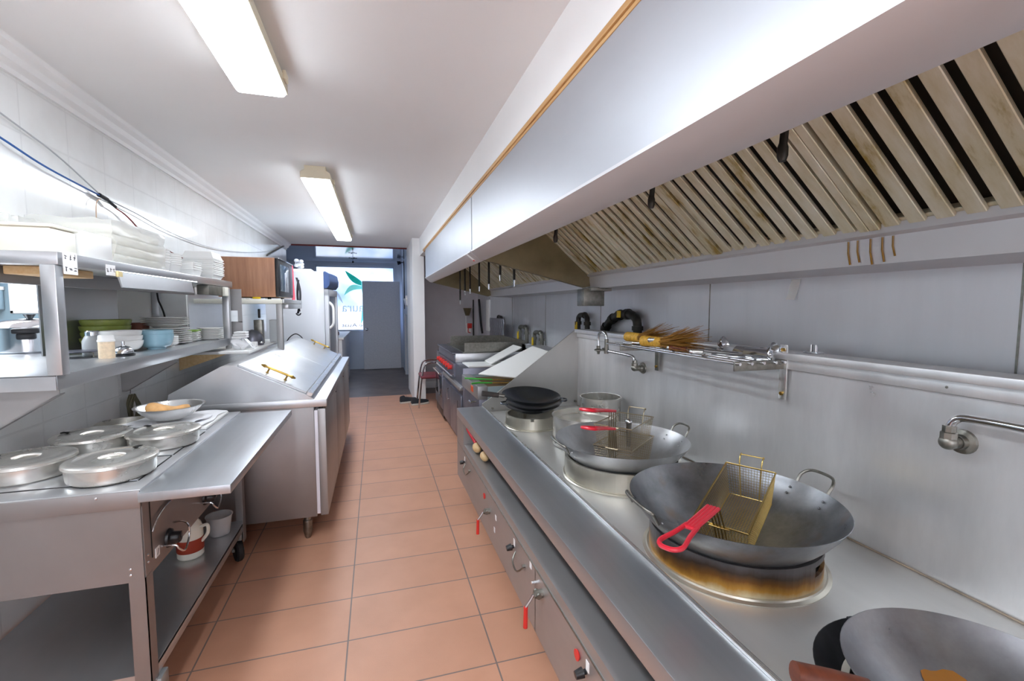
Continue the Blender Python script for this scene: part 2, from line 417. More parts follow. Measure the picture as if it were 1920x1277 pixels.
# back room: far wall round the street window
WL, WR, WB, WT = -1.28, .42, .90, 2.36
b = B(); b.box(-2.0, WL, YB, YB+.12, 0, CZ); b.box(WR, 1.0, YB, YB+.12, 0, CZ); b.box(WL, WR, YB, YB+.12, 0, WB); b.box(WL, WR, YB, YB+.12, WT, CZ)
struct('wall_back', b, M['bluewall'])
struct('wall_left_back', B().box(-2.0, -1.9, YA, YB, 0, CZ), M['bluewall'])
b = B(); b.box(.60, .72, YA+.1, 8.55, 0, CZ); b.box(.60, .72, 9.9, YB, 0, CZ); b.box(.60, .72, 8.55, 9.9, 1.28, CZ)
struct('wall_right_back', b, M['bluewall'])
b = B(); b.box(.575, .60, 8.47, 8.55, 0, 1.30, .004); b.box(.575, .60, 9.9, 9.98, 0, 1.30, .004)
struct('trim_4', b, M['doorpaint'])
struct('door_2', B().box(.66, .70, 8.55, 9.9, 0, 1.28), flat('blue_grey_door', '5b7098', .5, vary=.2, nscale=2))
struct('wall_left_end', B().box(-2.0, -1.56, YA, YA+.1, 0, CZ), M['bluewall'])
b = B(); b.box(-1.9, .60, YA-.012, YA+.012, CZ-.022, CZ-.001)     # ragged joint where the paint stops
struct('trim_5', b, M['cable_red'])
# behind the camera: white end wall round an added window that gives fill light
b = B(); b.box(-1.56, -1.0, YN-.1, YN, 0, CZ); b.box(1.3, 2.0, YN-.1, YN, 0, CZ); b.box(-1.0, 1.3, YN-.1, YN, 0, .5); b.box(-1.0, 1.3, YN-.1, YN, 2.3, CZ)
struct('wall_front', b, M['wallpaint'])
b = B()
for x0, x1, z0, z1 in ((-1.0, -.94, .5, 2.3), (1.24, 1.3, .5, 2.3), (.12, .18, .5, 2.3), (-1.0, 1.3, .5, .56), (-1.0, 1.3, 2.24, 2.3)): b.box(x0, x1, YN-.08, YN+.01, z0, z1, .004)
fill_win = struct('fill_window', b, M['wallpaint'])  # unseen window, added so its glowing pane fills the room
struct('pane', B().box(-.95, 1.25, YN-.06, YN-.045, .55, 2.25), M['day_fill_pane'], fill_win)
# window
wf = B()
for x0, x1, z0, z1 in ((WL-.03, WL+.02, WB-.03, WT+.03), (WR-.02, WR+.03, WB-.03, WT+.03), (WL, WR, WT-.02, WT+.03), (WL, WR, WB-.03, WB+.02)):
    wf.box(x0, x1, YB-.02, YB+.08, z0, z1, .004)
win = struct('window_1', wf, M['bluewall'])
struct('pane', B().box(WL+.02, WR-.02, YB+.03, YB+.045, WB+.02, WT-.02), M['film'], win)
# decal leaf and mirrored lettering on the film
def leaf(pts_l, pts_r, y=YB+.024): return [(x, y, z) for x, z in pts_l+pts_r[::-1]]
b = B(); n = 12
def blade(b, p0, p1, wd, bend, y):
    L = []; R = []
    p0, p1 = Vector(p0), Vector(p1); d = (p1-p0); nrm = Vector((-d.y, d.x)).normalized()
    for i in range(n+1):
        t = i/n; c = p0+d*t+nrm*bend*math.sin(PI*t); h = wd*math.sin(PI*min(1, t*.92+.08))**.8*(1-.3*t)
        L.append((c.x+nrm.x*h, c.y+nrm.y*h)); R.append((c.x-nrm.x*h, c.y-nrm.y*h))
    P = leaf(L, R, y); b.prism(P, (0, .005, 0))
blade(b, (-.27, 1.95), (-.66, 2.27), .075, .03, YB+.02)
struct('leaf_decal', b, M['teal'], win)
b = B(); blade(b, (-.26, 1.88), (-.70, 1.70), .07, -.10, YB+.021); blade(b, (-.25, 1.6), (-.34, 1.05), .05, .02, YB+.022); blade(b, (-.30, 2.02), (-.22, 1.2), .055, .03, YB+.018)
struct('leaf_decal', b, M['tealpale'], win)
b = B(); blade(b, (-.86, 1.80), (-.72, 1.52), .03, .0, YB+.02)
struct('leaf_decal', b, M['letter'], win)
def text_mesh(body, size, mat, name, parent, Mx, ext=.002, bold=False, sx=1.0):
    cu = bpy.data.curves.new('t', 'FONT'); cu.body = body; cu.size = size; cu.extrude = ext
    if bold: cu.offset = .012*size
    o = bpy.data.objects.new('t', cu); COL.objects.link(o)
    dg = bpy.context.evaluated_depsgraph_get(); me = bpy.data.meshes.new_from_object(o.evaluated_get(dg))
    bpy.data.objects.remove(o); bpy.data.curves.remove(cu)
    bb = B(); bb.bm.from_mesh(me); bpy.data.meshes.remove(me)
    bb.bm.transform(Mx @ Matrix.Diagonal((sx, 1, 1, 1)))
    if Mx.determinant() < 0: bmesh.ops.reverse_faces(bb.bm, faces=bb.bm.faces[:])
    return bb
# read from the street: so from the kitchen it is mirrored (x flipped)
def wall_text(body, size, x_right, z, mat, sx=1.0):
    Mx = Matrix(((-1, 0, 0, x_right), (0, 0, -1, YB+.022), (0, 1, 0, z), (0, 0, 0, 1)))
    bb = text_mesh(body, size, mat, 'l', win, Mx, .002, False, sx)
    struct('lettering', bb, mat, win)
wall_text('aura', .30, -.27, 1.335, M['letter'], .92)
wall_text('re Asiat', .115, -.24, .985, flat('dark_lettering', '7488a4', .5), 1.42)
# the grey slab door, standing open against the window
d = thing('door_1', None, None, (-.28, 10.92, 0)); d['kind'] = 'structure'
part(d, 'door_leaf', B().box(-.29, .54, 10.93, 10.97, .01, 2.03, .004), M['doorpaint'])
b = B(); b.tube([(-.21, 10.93, .93), (-.21, 10.89, .93)], .012, 12); b.ball((-.21, 10.875, .93), .032, 1, .8, 1); b.lathe([(0, 0), (.034, 0), (.034, .008), (0, .008)], (-.21, 10.93, .93), 20, rx(PI/2))
part(d, 'door_knob', b, M['chrome'])
# dining room seen through the pass
b = B(); b.box(-4.3, -4.2, -1.5, 7, 0, CZ); struct('wall_dining', b, M['room'])
b = B(); b.box(-4.2, -3.62, 6.0, 6.1, 0, CZ); b.box(-3.0, -1.56, 6.0, 6.1, 0, CZ); b.box(-3.62, -3.0, 6.0, 6.1, 0, 1.38); b.box(-3.62, -3.0, 6.0, 6.1, 2.1, CZ); b.box(-4.2, -1.56, -1.5, -1.4, 0, CZ); struct('wall_dining_end', b, M['room'])
struct('ceiling_dining', B().box(-4.3, -1.56, -1.5, 7, CZ, CZ+.1), M['ceiling'])
b = B()
for x0, x1, z0, z1 in ((-3.62, -3.59, 1.38, 2.1), (-3.03, -3.0, 1.38, 2.1), (-3.62, -3.0, 1.38, 1.41), (-3.62, -3.0, 2.07, 2.1)): b.box(x0, x1, 5.985, 6.05, z0, z1, .004)
win2 = struct('window_2', b, M['wallpaint'])
struct('pane', B().box(-3.59, -3.03, 6.02, 6.035, 1.41, 2.07), M['day_fill_pane'], win2)

# ================================================================ ceiling lights
def ceiling_light(x, y0, y1, label, wd=.20):
    t = thing('ceiling_light', label, 'ceiling light', (x, (y0+y1)/2, CZ), 'fluorescent ceiling lights')
    h = wd/2
    P = [(x-h*.72, y0, CZ), (x-h*.72, y0, 2.432), (x-h, y0, 2.415), (x-h, y0, 2.372), (x+h, y0, 2.372), (x+h, y0, 2.415), (x+h*.72, y0, 2.432), (x+h*.72, y0, CZ)]
    part(t, 'housing', B().prism(P, (0, y1-y0, 0), .002), M['lamphousing'])
    b = B(); b.box(x-h*.97, x+h*.97, y0+.012, y1-.012, 2.350, 2.392, .02, seg=4)
    part(t, 'diffuser', b, M['lens'])
    b = B(); b.lathe([(0, 0), (.016, 0), (.016, .003), (0, .003)], (x, y0, 2.438), 20, rx(PI/2))
    part(t, 'knockout', b, M['lamphousing'])
    b = B()
    for yy in (y0+.25, y1-.08): b.box(x+h-.002, x+h+.012, yy-.03, yy+.03, 2.395, 2.43, .004)
    part(t, 'clip', b, M['lamphousing'])
ceiling_light(-.45, -.25, 2.26, 'long fluorescent ceiling light nearest the viewer, cut off by the top edge')
ceiling_light(-.40, 3.62, 6.75, 'long fluorescent ceiling light farther back towards the window')
ceiling_light(-.45, -3.9, -1.3, 'unseen ceiling light added behind the viewer for fill, out of frame')  # third fixture, unseen, added as fill from behind

# ================================================================ exhaust hoods
HX = .628
def filter_z(x): return 1.69+(1.49-x)*.857
def hood(y0, y1, label, near):
    t = thing('exhaust_hood', label, 'exhaust hood', (1.1, (y0+y1)/2, 1.6), 'wall-mounted exhaust hoods')
    part(t, 'front_panel', B().box(HX, HX+.004, y0, y1, 1.82, 2.186), M['hood'])
    lp = [(HX-.008, 1.828), (HX-.008, 1.819), (.684, 1.769), (.714, 1.765), (.714, 1.80), (.709, 1.80), (.709, 1.771), (.686, 1.774), (HX, 1.824), (HX, 1.828)]
    part(t, 'lip', B().prism([(x, y0, z) for x, z in lp], (0, y1-y0, 0)), M['hoodlip'])
    # end panels: a plate from the front edge back to the gutter
    ep = [(.70, 1.768), (1.46, 1.588), (1.50, 1.60), (1.50, 1.70), (.66, 2.42), (HX+.02, 2.19)]
    for y in (y0, y1-.012): part(t, 'end_panel', B().prism([(x, y, z) for x, z in ep], (0, .012, 0)), M['greasy'])
    # gutter along the back
    gp = [(1.78, 1.70), (1.475, 1.70), (1.475, 1.672), (1.492, 1.664), (1.502, 1.582), (1.78, 1.575)]
    part(t, 'grease_gutter', B().prism([(x, y0+.012, z) for x, z in gp], (0, y1-y0-.024, 0)), M['hoodlip'])
    # baffle filters leaning from the gutter up to the front
    e = Vector((-1, 0, .857)).normalized(); nrm = Vector((-.857, 0, -1)).normalized()
    L = 1.02
    fw = .68; k = 0
    yy = y0+.0125
    step = (y1-y0-.025)/max(1, round((y1-y0)/fw)); cnt = max(1, round((y1-y0)/fw))
    o0 = Vector((1.485, 0, 1.698))
    def slab(b, ya, yb, a, c, d0, d1):
        p = [o0+e*a+nrm*d0, o0+e*c+nrm*d0, o0+e*c+nrm*d1, o0+e*a+nrm*d1]
        b.prism([(q.x, ya, q.z) for q in p], (0, yb-ya, 0), .002)
    for i in range(cnt):
        a = yy+i*step; z = a+step
        f = B()
        slab(f, a+.001, a+.030, 0, L, -.02, .022); slab(f, z-.030, z-.001, 0, L, -.02, .022)
        slab(f, a+.03, z-.03, 0, .02, -.02, .004); slab(f, a+.03, z-.03, L-.02, L, -.02, .02)
        fo = part(t, 'filter_frame', f, M['filter'])
        nb = round((step-.06)/.0685); pt = (step-.06)/nb
        bb = B()
        for j in range(nb):
            ya = a+.03+j*pt
            slab(bb, ya+.0125, ya+pt-.0125, .004, L-.01, .004, .018)
        part(fo, 'baffles', bb, M['filter'])
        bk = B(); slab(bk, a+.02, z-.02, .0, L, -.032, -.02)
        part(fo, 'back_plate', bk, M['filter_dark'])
    return t
def nozzle(t, x, y, z0, z1, bent=0.0, tip=M['dullmetal']):
    b = B(); b.tube([(x+bent, y, z0), (x+bent*.4, y, (z0+z1)/2), (x, y, z1+.03)], .009, 10)
    b.lathe([(0, 0), (.008, 0), (.012, .012), (.012, .03), (.009, .04), (0, .04)], (x, y, z1), 12)
    part(t, 'nozzle', b, M['blackpipe'])
hn = hood(YN+2.6, 3.05, 'near exhaust hood with slanted greasy filters above the wok range', True)
for y in (.85, 1.37, 2.23): nozzle(hn, .90, y, 2.12, 1.782, .03)
b = B(); b.box(1.40, 1.56, 2.93, 3.045, 1.455, 1.575, .004); b.box(1.44, 1.6, 2.90, 3.045, 1.56, 1.585, .002)
part(hn, 'grease_cup', b, M['dullmetal'])
b = B()
for y, l in ((1.0, .06), (1.03, .075), (1.065, .08), (1.105, .07), (1.135, .075)):
    b.tube([(1.4905, y, 1.662), (1.4945, y+.002, 1.662-l*.5), (1.4985, y-.003, 1.662-l)], .003, 6)
part(hn, 'grease_drip', b, flat('grease_drip', '8a6518', .25), 'brown grease drips on the gutter')
hf = hood(3.07, 6.05, 'far exhaust hood above the fryer and griddle, rods hanging inside', False)
for y, z0, z1 in ((5.60, 1.95, 1.48), (5.28, 1.95, 1.585), (4.98, 1.95, 1.592), (4.51, 2.0, 1.603), (4.10, 2.0, 1.608), (3.70, 2.0, 1.664), (3.30, 2.0, 1.60)):
    b = B(); b.tube([(1.0, y, z0), (1.0, y, z1+.05)], .010, 8)
    n_ = part(hf, 'nozzle', b, M['blackpipe'])
    b = B(); b.lathe([(0, 0), (.007, 0), (.009, .05), (0, .05)], (1.0, y, z1), 10); part(n_, 'nozzle_cap', b, M['chrome'])
b = B(); b.box(HX-.0095, HX-.0075, 3.18, 3.225, 1.745, 1.817, 0, about((HX-.008, 3.2, 1.819), ry(-.905)))
sk = part(hf, 'sticker', b, M['paper'], 'small white and red sticker')
b = B(); b.box(HX-.0105, HX-.0095, 3.18, 3.225, 1.745, 1.757, 0, about((HX-.008, 3.2, 1.819), ry(-.905))); part(sk, 'red_band', b, M['redpaint'])
# ================================================================ wok range
Y0, Y1 = -.75, 3.47
wr = thing('wok_range', 'long stainless wok range with raised front shelf, burners and tall splashback', 'wok range', (1.1, 1.4, 0))
PX = .587; DZ = .62; BX = 1.61
b = B()
pf = [(PX+.012, .14), (PX, .145), (PX, .405), (PX+.004, .41), (PX+.004, .452), (PX+.02, .455), (.755, .445), (.755, .14)]
b.prism([(x, Y0, z) for x, z in pf], (0, 3.20-Y0, 0))
b.box(PX, .755, 3.20, Y1-.004, .14, .607)
part(wr, 'front_panel', b, M['steel_front'])
b = B(); b.box(PX+.0, PX+.004, 1.642, 1.648, .145, .405); b.box(PX-.001, PX+.003, Y0, Y1, .404, .409)
part(wr, 'panel_seam', b, M['dullmetal'])
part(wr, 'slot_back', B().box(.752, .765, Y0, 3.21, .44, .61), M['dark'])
b = B(); b.box(PX-.002, .783, Y0, Y1, .607, .665, .003)
part(wr, 'front_shelf', b, M['steel_y'])
b = B(); b.box(.79, .838, Y0, Y1-.01, .562, .584)
part(wr, 'drain_trough', b, M['dullmetal'])
b = B(); b.box(.783, .79, Y0, Y1-.004, .58, .672, .002); b.box(.830, .838, Y0, Y1-.01, .585, .632, .002); part(wr, 'trough_lip', b, M['steel_bright'])
b = B(); b.box(.838, BX, Y0, Y1-.004, .60, DZ, .004)
part(wr, 'deck', b, M['steel_deck'])
part(wr, 'rear_body', B().box(.77, 1.60, Y0, Y1-.01, .12, .56), M['steel_front'])
b = B(); b.box(BX, BX+.012, Y0, Y1, DZ-.02, 1.235); part(wr, 'splashback', b, M['steel_splash'])
b = B(); b.box(1.575, 1.70, Y0, Y1, 1.236, 1.264, .003); b.box(1.596, 1.61, Y0, Y1, 1.196, 1.236, .002)
part(wr, 'ledge', b, M['steel_splash'])
b = B(); b.box(1.6085, 1.6105, Y0, Y1, 1.1935, 1.196)
part(wr, 'ledge_seam', b, M['dullmetal'])
for y in (.35, .9, 1.45, 2.0, 2.55, 3.1): part(wr, 'rivet', B().ball((1.596, y, 1.215), .004, 1, 1, 1, 8), M['dullmetal'])
ep = [(.79, .59), (.79, .685), (.835, .71), (1.59, 1.262), (1.70, 1.262), (1.70, .59)]
part(wr, 'end_panel', B().prism([(x, Y1, z) for x, z in ep], (0, .012, 0)), M['steel_end'])
part(wr, 'bolt', B().tube([(1.585, 3.468, .66), (1.585, 3.45, .66)], .010, 10), M['dullmetal'])
part(wr, 'bolt', B().tube([(.87, 3.468, .645), (.87, 3.45, .645)], .009, 10), M['dullmetal'])
b = B(); b.tube([(1.606, Y0, .622), (1.606, Y1, .622)], .0035, 6); part(wr, 'caulk_line', b, flat('rust_line', '9a8c7c', .7, vary=.4))
# casters under the front
for y in (.35, 2.72):
    b = B(); b.lathe([(0, -.018), (.05, -.018), (.055, -.01), (.055, .01), (.05, .018), (0, .018)], (.67, y, .055), 24, ry(PI/2)); b.box(.63, .71, y-.03, y+.03, .105, .14)
    part(wr, 'caster', b, M['rubber'])
for y in (.35, 2.72):
    b = B(); b.lathe([(0, -.018), (.05, -.018), (.055, -.01), (.055, .01), (.05, .018), (0, .018)], (1.5, y, .055), 24, ry(PI/2)); b.box(1.46, 1.54, y-.03, y+.03, .105, .14)
    part(wr, 'caster', b, M['rubber'])
# burners: rings standing on the deck
def burner(x, y, r, h, mat, slots=(), fl=.010):
    b = B(); n = 72; bm = b.bm; z0, z1, zs = DZ, DZ+h, DZ+h*.52
    def segs(ro, ri, za, zb, skip):
        for j in range(n):
            if skip and any(a <= j*360/n < c for a, c in slots): continue
            a0, a1 = 2*PI*j/n, 2*PI*(j+1)/n
            P = [(ro*math.cos(a0), ro*math.sin(a0)), (ro*math.cos(a1), ro*math.sin(a1)), (ri*math.cos(a1), ri*math.sin(a1)), (ri*math.cos(a0), ri*math.sin(a0))]
            lo = [bm.verts.new((x+p[0], y+p[1], za)) for p in P]; hi = [bm.verts.new((x+p[0], y+p[1], zb)) for p in P]
            bm.faces.new(lo); bm.faces.new(hi)
            for k in range(4): bm.faces.new((lo[k], lo[(k+1) % 4], hi[(k+1) % 4], hi[k]))
    segs(r, r-.01, z0, zs, False); segs(r, r-.01, zs, z1-.018, True); segs(r, r-.014, z1-.018, z1, False)
    bmesh.ops.remove_doubles(bm, verts=bm.verts[:], dist=1e-5)
    o = part(wr, 'burner_ring', b, mat)
    b = B(); b.lathe([(r-.002, DZ+.0005), (r+fl, DZ+.0005), (r+fl, DZ+.003), (r+fl*.5, DZ+.007), (r+.008, DZ+.012), (r-.002, DZ+.012)], (x, y, 0), 72); 
    part(o, 'base_flange', b, M['ring'])
    b = B(); b.lathe([(0, DZ+.002), (r*.5, DZ+.002), (r*.5, DZ+.004), (0, DZ+.004)], (x, y, 0), 24); part(o, 'burner_head', b, M['blackpipe'])
burner(1.03, .50, .20, .07, M['ring'])
burner(1.128, 1.208, .262, .098, M['burnt'], ((-1, -1), (284, 301), (304, 318)), .022)
burner(1.150, 1.960, .279, .098, M['ring'])
burner(1.041, 2.983, .191, .085, M['ring'])
# front controls on the range
def knob_hole(y, z, col):
    b = B(); b.lathe([(0, 0), (.014, 0), (.017, .004), (.017, .007), (0, .007)], (PX, y, z), 20, ry(-PI/2)); part(wr, 'indicator', b, col)
def gas_knob(y, z):
    b = B(); b.tube([(PX, y, z), (PX-.012, y, z)], .008, 12); b.tube([(PX-.010, y, z), (PX-.035, y, z-.004)], [.016, .012], 12)
    k = part(wr, 'control_knob', b, M['black'])
    b = B(); b.box(PX-.0015, PX, y-.022, y-.002, z+.010, z+.042); part(wr, 'tag', b, M['paper'])
def lever(y, z, ang):
    b = B(); b.tube([(PX, y, z), (PX-.03, y, z)], .016, 10); b.tube([(PX-.022, y, z), (PX-.036, y, z)], [.012, .012], 6); b.tube([(PX-.02, y-.02, z), (PX-.02, y+.02, z)], .011, 8)
    v = part(wr, 'gas_valve', b, M['dullmetal'])
    b = B(); d = Vector((0, math.sin(ang), -math.cos(ang)))
    p = Vector((PX-.036, y, z)); b.tube([p, p+d*.02+Vector((-.012, 0, 0)), p+d*.045+Vector((-.03, 0, 0))], .005, 6)
    part(v, 'lever_arm', b, M['chrome'])
    b = B(); b.tube([p+d*.045+Vector((-.03, 0, 0)), p+d*.13+Vector((-.03, 0, 0))], [.008, .009], 10); part(v, 'lever_grip', b, M['redpaint'])
gas_knob(3.166, .336); gas_knob(1.944, .342); gas_knob(1.185, .345)
def pilot_loop(ya, yb, z):
    b = B(); b.tube(smooth_path([(PX, ya, z), (PX-.02, ya-.02, z-.03), (PX-.022, (ya+yb)/2, z-.045), (PX-.02, yb+.02, z-.02), (PX, yb, z+.01)]), .004, 8); b.tube([(PX, yb, z+.01), (PX-.014, yb, z+.01)], .008, 8)
    part(wr, 'pilot_tube', b, M['dullmetal'])
pilot_loop(3.13, 2.955, .335); pilot_loop(1.915, 1.775, .335)
knob_hole(2.527, .345, M['redpaint']); knob_hole(1.24, .357, M['redpaint'])
lever(2.41, .306, .1); lever(1.562, .357, .06)
part(wr, 'stud', B().tube([(PX, 1.63, .36), (PX-.022, 1.63, .36)], .006, 8), M['chrome'])
for y, z in ((2.30, .25), (2.27, .33), (1.70, .39)):
    b = B(); b.box(PX-.0015, PX, y-.011, y+.011, z-.013, z+.013); part(wr, 'tag', b, M['paper'])

# wooden scoops in the slot of the range
t = thing('scoop', 'pale wooden scoop with red handle lying in the range slot', 'scoop', (.66, 3.05, .456))
b = B(); b.ball((.64, 2.98, .492), .036, .85, 1.6, .9); part(t, 'bowl', b, M['palewood'])
b = B(); b.tube([(.64, 3.01, .515), (.615, 3.12, .565), (.61, 3.16, .58)], [.014, .013, .012], 10); part(t, 'handle', b, M['red'], 'red handle')
single('scoop', B().ball((.65, 2.80, .489), .033, .85, 1.6, .9), M['palewood'], 'pale wooden scoop without visible handle, nearer in the range slot', 'scoop', (.64, 2.84, .456))

# ---------------------------------------------------------------- wall faucets
def faucet(label, y, z, pts, spout):
    t = thing('pot_filler', label, 'faucet', (1.61, y, z))
    b = B(); b.lathe([(0, 0), (.036, 0), (.034, .008), (.022, .012), (.02, .03), (0, .03)], (1.61, y, z), 24, ry(-PI/2)); part(t, 'flange', b, M['dullmetal'])
    b = B(); b.tube([(1.582, y, z), (1.555, y, z)], .017, 12); b.ball((1.548, y, z+.004), .022); b.lathe([(0, 0), (.02, 0), (.02, .02), (.016, .022), (.016, .04), (0, .04)], (1.548, y, z+.012), 8); part(t, 'elbow', b, M['dullmetal'])
    b = B(); b.tube(smooth_path(pts), .0105, 12); part(t, 'swing_arm', b, M['chrome'])
    if spout: spout(t)
def spout1(t):
    b = B(); b.lathe([(0, -.03), (.015, -.03), (.017, 0), (.014, .03), (.014, .07), (0, .07)], (1.50, 2.78, 1.16), 12); b.tube([(1.50, 2.78, 1.16), (1.47, 2.78, 1.16)], .01, 8); part(t, 'valve', b, M['dullmetal'])
    b = B(); b.tube(smooth_path([(1.50, 2.78, 1.22), (1.50, 2.79, 1.26), (1.50, 2.83, 1.275), (1.50, 2.88, 1.265), (1.50, 2.895, 1.23), (1.50, 2.895, 1.17)]), .0095, 12); part(t, 'spout', b, M['chrome'])
    b = B(); b.lathe([(0, 0), (.008, 0), (.012, .02), (.03, .026), (.03, .033), (.014, .04), (.014, .06), (0, .06)], (1.50, 2.895, 1.115), 20); part(t, 'aerator', b, M['dullmetal'])
faucet('jointed steel pot filler faucet beside the far end of the utensil rack', 2.50, 1.063, [(1.548, 2.50, 1.06), (1.548, 2.50, 1.11), (1.545, 2.52, 1.135), (1.53, 2.58, 1.142), (1.50, 2.78, 1.15)], spout1)
faucet('steel wall faucet with long swing arm running off the right edge', .86, 1.063, [(1.548, .86, 1.06), (1.548, .86, 1.10), (1.547, .845, 1.135), (1.545, .80, 1.145), (1.535, .6, 1.146), (1.52, .1, 1.14)], None)

# ---------------------------------------------------------------- utensil rack
rk = thing('utensil_rack', 'steel rod rack on brackets along the splashback holding ladles', 'rack', (1.5, 1.9, 1.2))
def bracket(y, x0):
    b = B(); b.box(1.59, 1.596, y-.018, y+.018, 1.07, 1.295, .002); k = part(rk, 'bracket', b, M['dullmetal'] if y > 2 else M['steel_bright'])
    b = B(); b.box(x0, 1.59, y-.004, y+.004, 1.195, 1.235, .002); part(k, 'arm', b, M['dullmetal'])
    
    for z in (1.275, 1.095): part(k, 'bolt', B().tube([(1.59, y, z), (1.582, y, z)], .008, 6), M['brass'])
bracket(1.455, 1.345); bracket(2.33, 1.345)
for x in (1.352, 1.41, 1.47, 1.53, 1.575):
    part(rk, 'rod', B().tube([(x, 1.43, 1.226), (x, 2.50, 1.226)], .0062, 10), M['chrome'])
b = B()
for y in (1.39, 1.37): b.tube([(1.66, y, 1.262), (1.66, y, 1.30)], .006, 8)
b.box(1.64, 1.68, 1.35, 1.41, 1.264, 1.272, .002); part(rk, 'stud', b, M['chrome'])
# things lying on the rods; z 1.233 is the top of the rods
RZ = 1.2335
def ladle(name, label, cat, xh, y0, xb, y1, bowl, handle_mat, hl=.12, rb=.05, lift=0.0):
    t = thing(name, label, cat, ((xh+xb)/2, (y0+y1)/2, RZ))
    d = Vector((xb-xh, y1-y0, 0)).normalized()
    a = Vector((xh, y0, RZ+.012+lift)); e = Vector((xb, y1, RZ+.007+lift*.3))
    b = B(); b.tube([a, a+d*hl], [.0125, .011], 14); part(t, 'handle', b, handle_mat)
    b = B(); b.ball(a, .0135, 1, 1, 1, 10); part(t, 'end_cap', b, M['chrome'])
    b = B(); b.tube([a+d*hl, e], .0055, 8); part(t, 'shaft', b, M['chrome'])
    if bowl == 'ladle':
        b = B(); b.lathe([(0, -rb*.75), (rb*.55, -rb*.62), (rb*.88, -rb*.25), (rb, .0), (rb*.97, .0), (rb*.85, -rb*.25), (rb*.52, -rb*.58), (0, -rb*.70)], (e+d*rb*.9+Vector((0, 0, .02))), 28, rz(math.atan2(d.y, d.x)) @ ry(1.25))
        part(t, 'bowl', b, M['chrome'])
    else:
        c = e+d*.05; ang = math.atan2(d.y, d.x)
        b = B(); Mx = tr(*c) @ rz(ang)
        b.grid(lambda u, v: Mx @ Vector(((u-.5)*.11, (v-.5)*(.075+.025*u), .012+.03*(1-(2*v-1)**2)*.8)), 8, 8, .0015)
        part(t, 'blade', b, M['chrome'])
    return t
ladle('ladle', 'steel ladle with wooden brown handle end, nearest on the rack', 'ladle', 1.395, 1.94, 1.545, 1.50, 'ladle', M['woodhandle'], .095, .048)
ladle('spatula', 'wok spatula with white-capped steel handle at the back of the rack', 'spatula', 1.43, 2.13, 1.555, 1.66, 'spat', M['dullmetal'], .11)
ladle('ladle', 'steel ladle with hollow handle behind the brown-handled one on the rack', 'ladle', 1.39, 2.10, 1.56, 1.80, 'ladle', M['steel_bright'], .12, .045, .028)
ladle('spatula', 'slim steel wok spatula with small white ball end at front of rack', 'spatula', 1.372, 1.74, 1.50, 1.56, 'spat', M['steel_bright'], .05)
# bamboo wok brushes
def brush(label, y0, x0, ang, lift, n, seed, L=.15):
    rnd = random.Random(seed)
    t = thing('wok_brush', label, 'wok brush', (x0, y0, RZ), 'bamboo wok brushes')
    d = Vector((math.sin(ang), -math.cos(ang), 0)); up = Vector((0, 0, 1)); s = d.cross(up)
    a = Vector((x0, y0, RZ+.030+lift))
    r = .029
    pts = []; rr = []
    for i in range(22):
        pts.append(a+d*(L*i/21)); rr.append(r*(1+.05*math.sin(i*2.1))*(1-.1*i/21))
    part(t, 'handle', B().tube(pts, rr, 20), M['bamboowrap'])
    b = B(); b.tube([a-d*.004, a+d*.002], [r*.9, r*.93], 20); part(t, 'end_grain', b, M['endgrain'])
    b = B()
    for i in range(n):
        u = rnd.uniform(-1, 1); v = rnd.uniform(-1, 1)
        if u*u+v*v > 1: continue
        p0 = a+d*(L*.9)+s*u*r*.8+up*v*r*.8; Lb = rnd.uniform(.13, .24)
        p1 = p0+d*Lb*.5+s*u*Lb*.16+up*(v*Lb*.12+.004); p2 = p0+d*Lb+s*u*Lb*.42+up*(v*Lb*.30+.012)
        if p2.z < RZ+.004: p2.z = RZ+.004
        if p1.z < RZ+.004: p1.z = RZ+.004
        b.tube([p0, p1, p2], [.0016, .0014, .0008], 4)
    part(t, 'bristles', b, M['bamboo'], kind='stuff')
brush('bamboo wok brush with yellow binding, in front on the rack', 2.18, 1.40, .16, .0, 260, 3)
brush('bamboo wok brush with yellow binding, lying behind the front brush', 2.46, 1.47, .10, .004, 200, 5, .13)

# ---------------------------------------------------------------- woks
def bowl_prof(r, d, th=.003, n=16):
    R = (r*r+d*d)/(2*d); o = []
    for i in range(n+1):
        q = r*i/n; o.append((q, R-math.sqrt(max(0, R*R-q*q))))
    inn = [(q if q else 0, h+th) for q, h in o]
    inn[-1] = (r-th*.6, o[-1][1]+.0005)
    return o+inn[::-1]
def loop_handle(c, ang, r, zr, wd, out, rise, th, drop=.03):
    """a bent-rod handle riveted to the rim of a wok"""
    o = Vector((math.cos(ang), math.sin(ang), 0)); s = Vector((-o.y, o.x, 0)); C = Vector((c[0], c[1], zr))
    a = C+o*(r-.006)+s*wd-Vector((0, 0, drop*.0)); e = C+o*(r-.006)-s*wd
    lo = Vector((0, 0, -drop))
    P = [a+lo+o*(-.012), a+o*.004, a+o*out*.6+Vector((0, 0, rise*.6)), C+o*(r+out)+s*wd*.7+Vector((0, 0, rise)), C+o*(r+out+.006)+Vector((0, 0, rise+.003)), C+o*(r+out)-s*wd*.7+Vector((0, 0, rise)), e+o*out*.6+Vector((0, 0, rise*.6)), e+o*.004, e+lo+o*(-.012)]
    return B().tube(smooth_path(P, 5), th, 10)
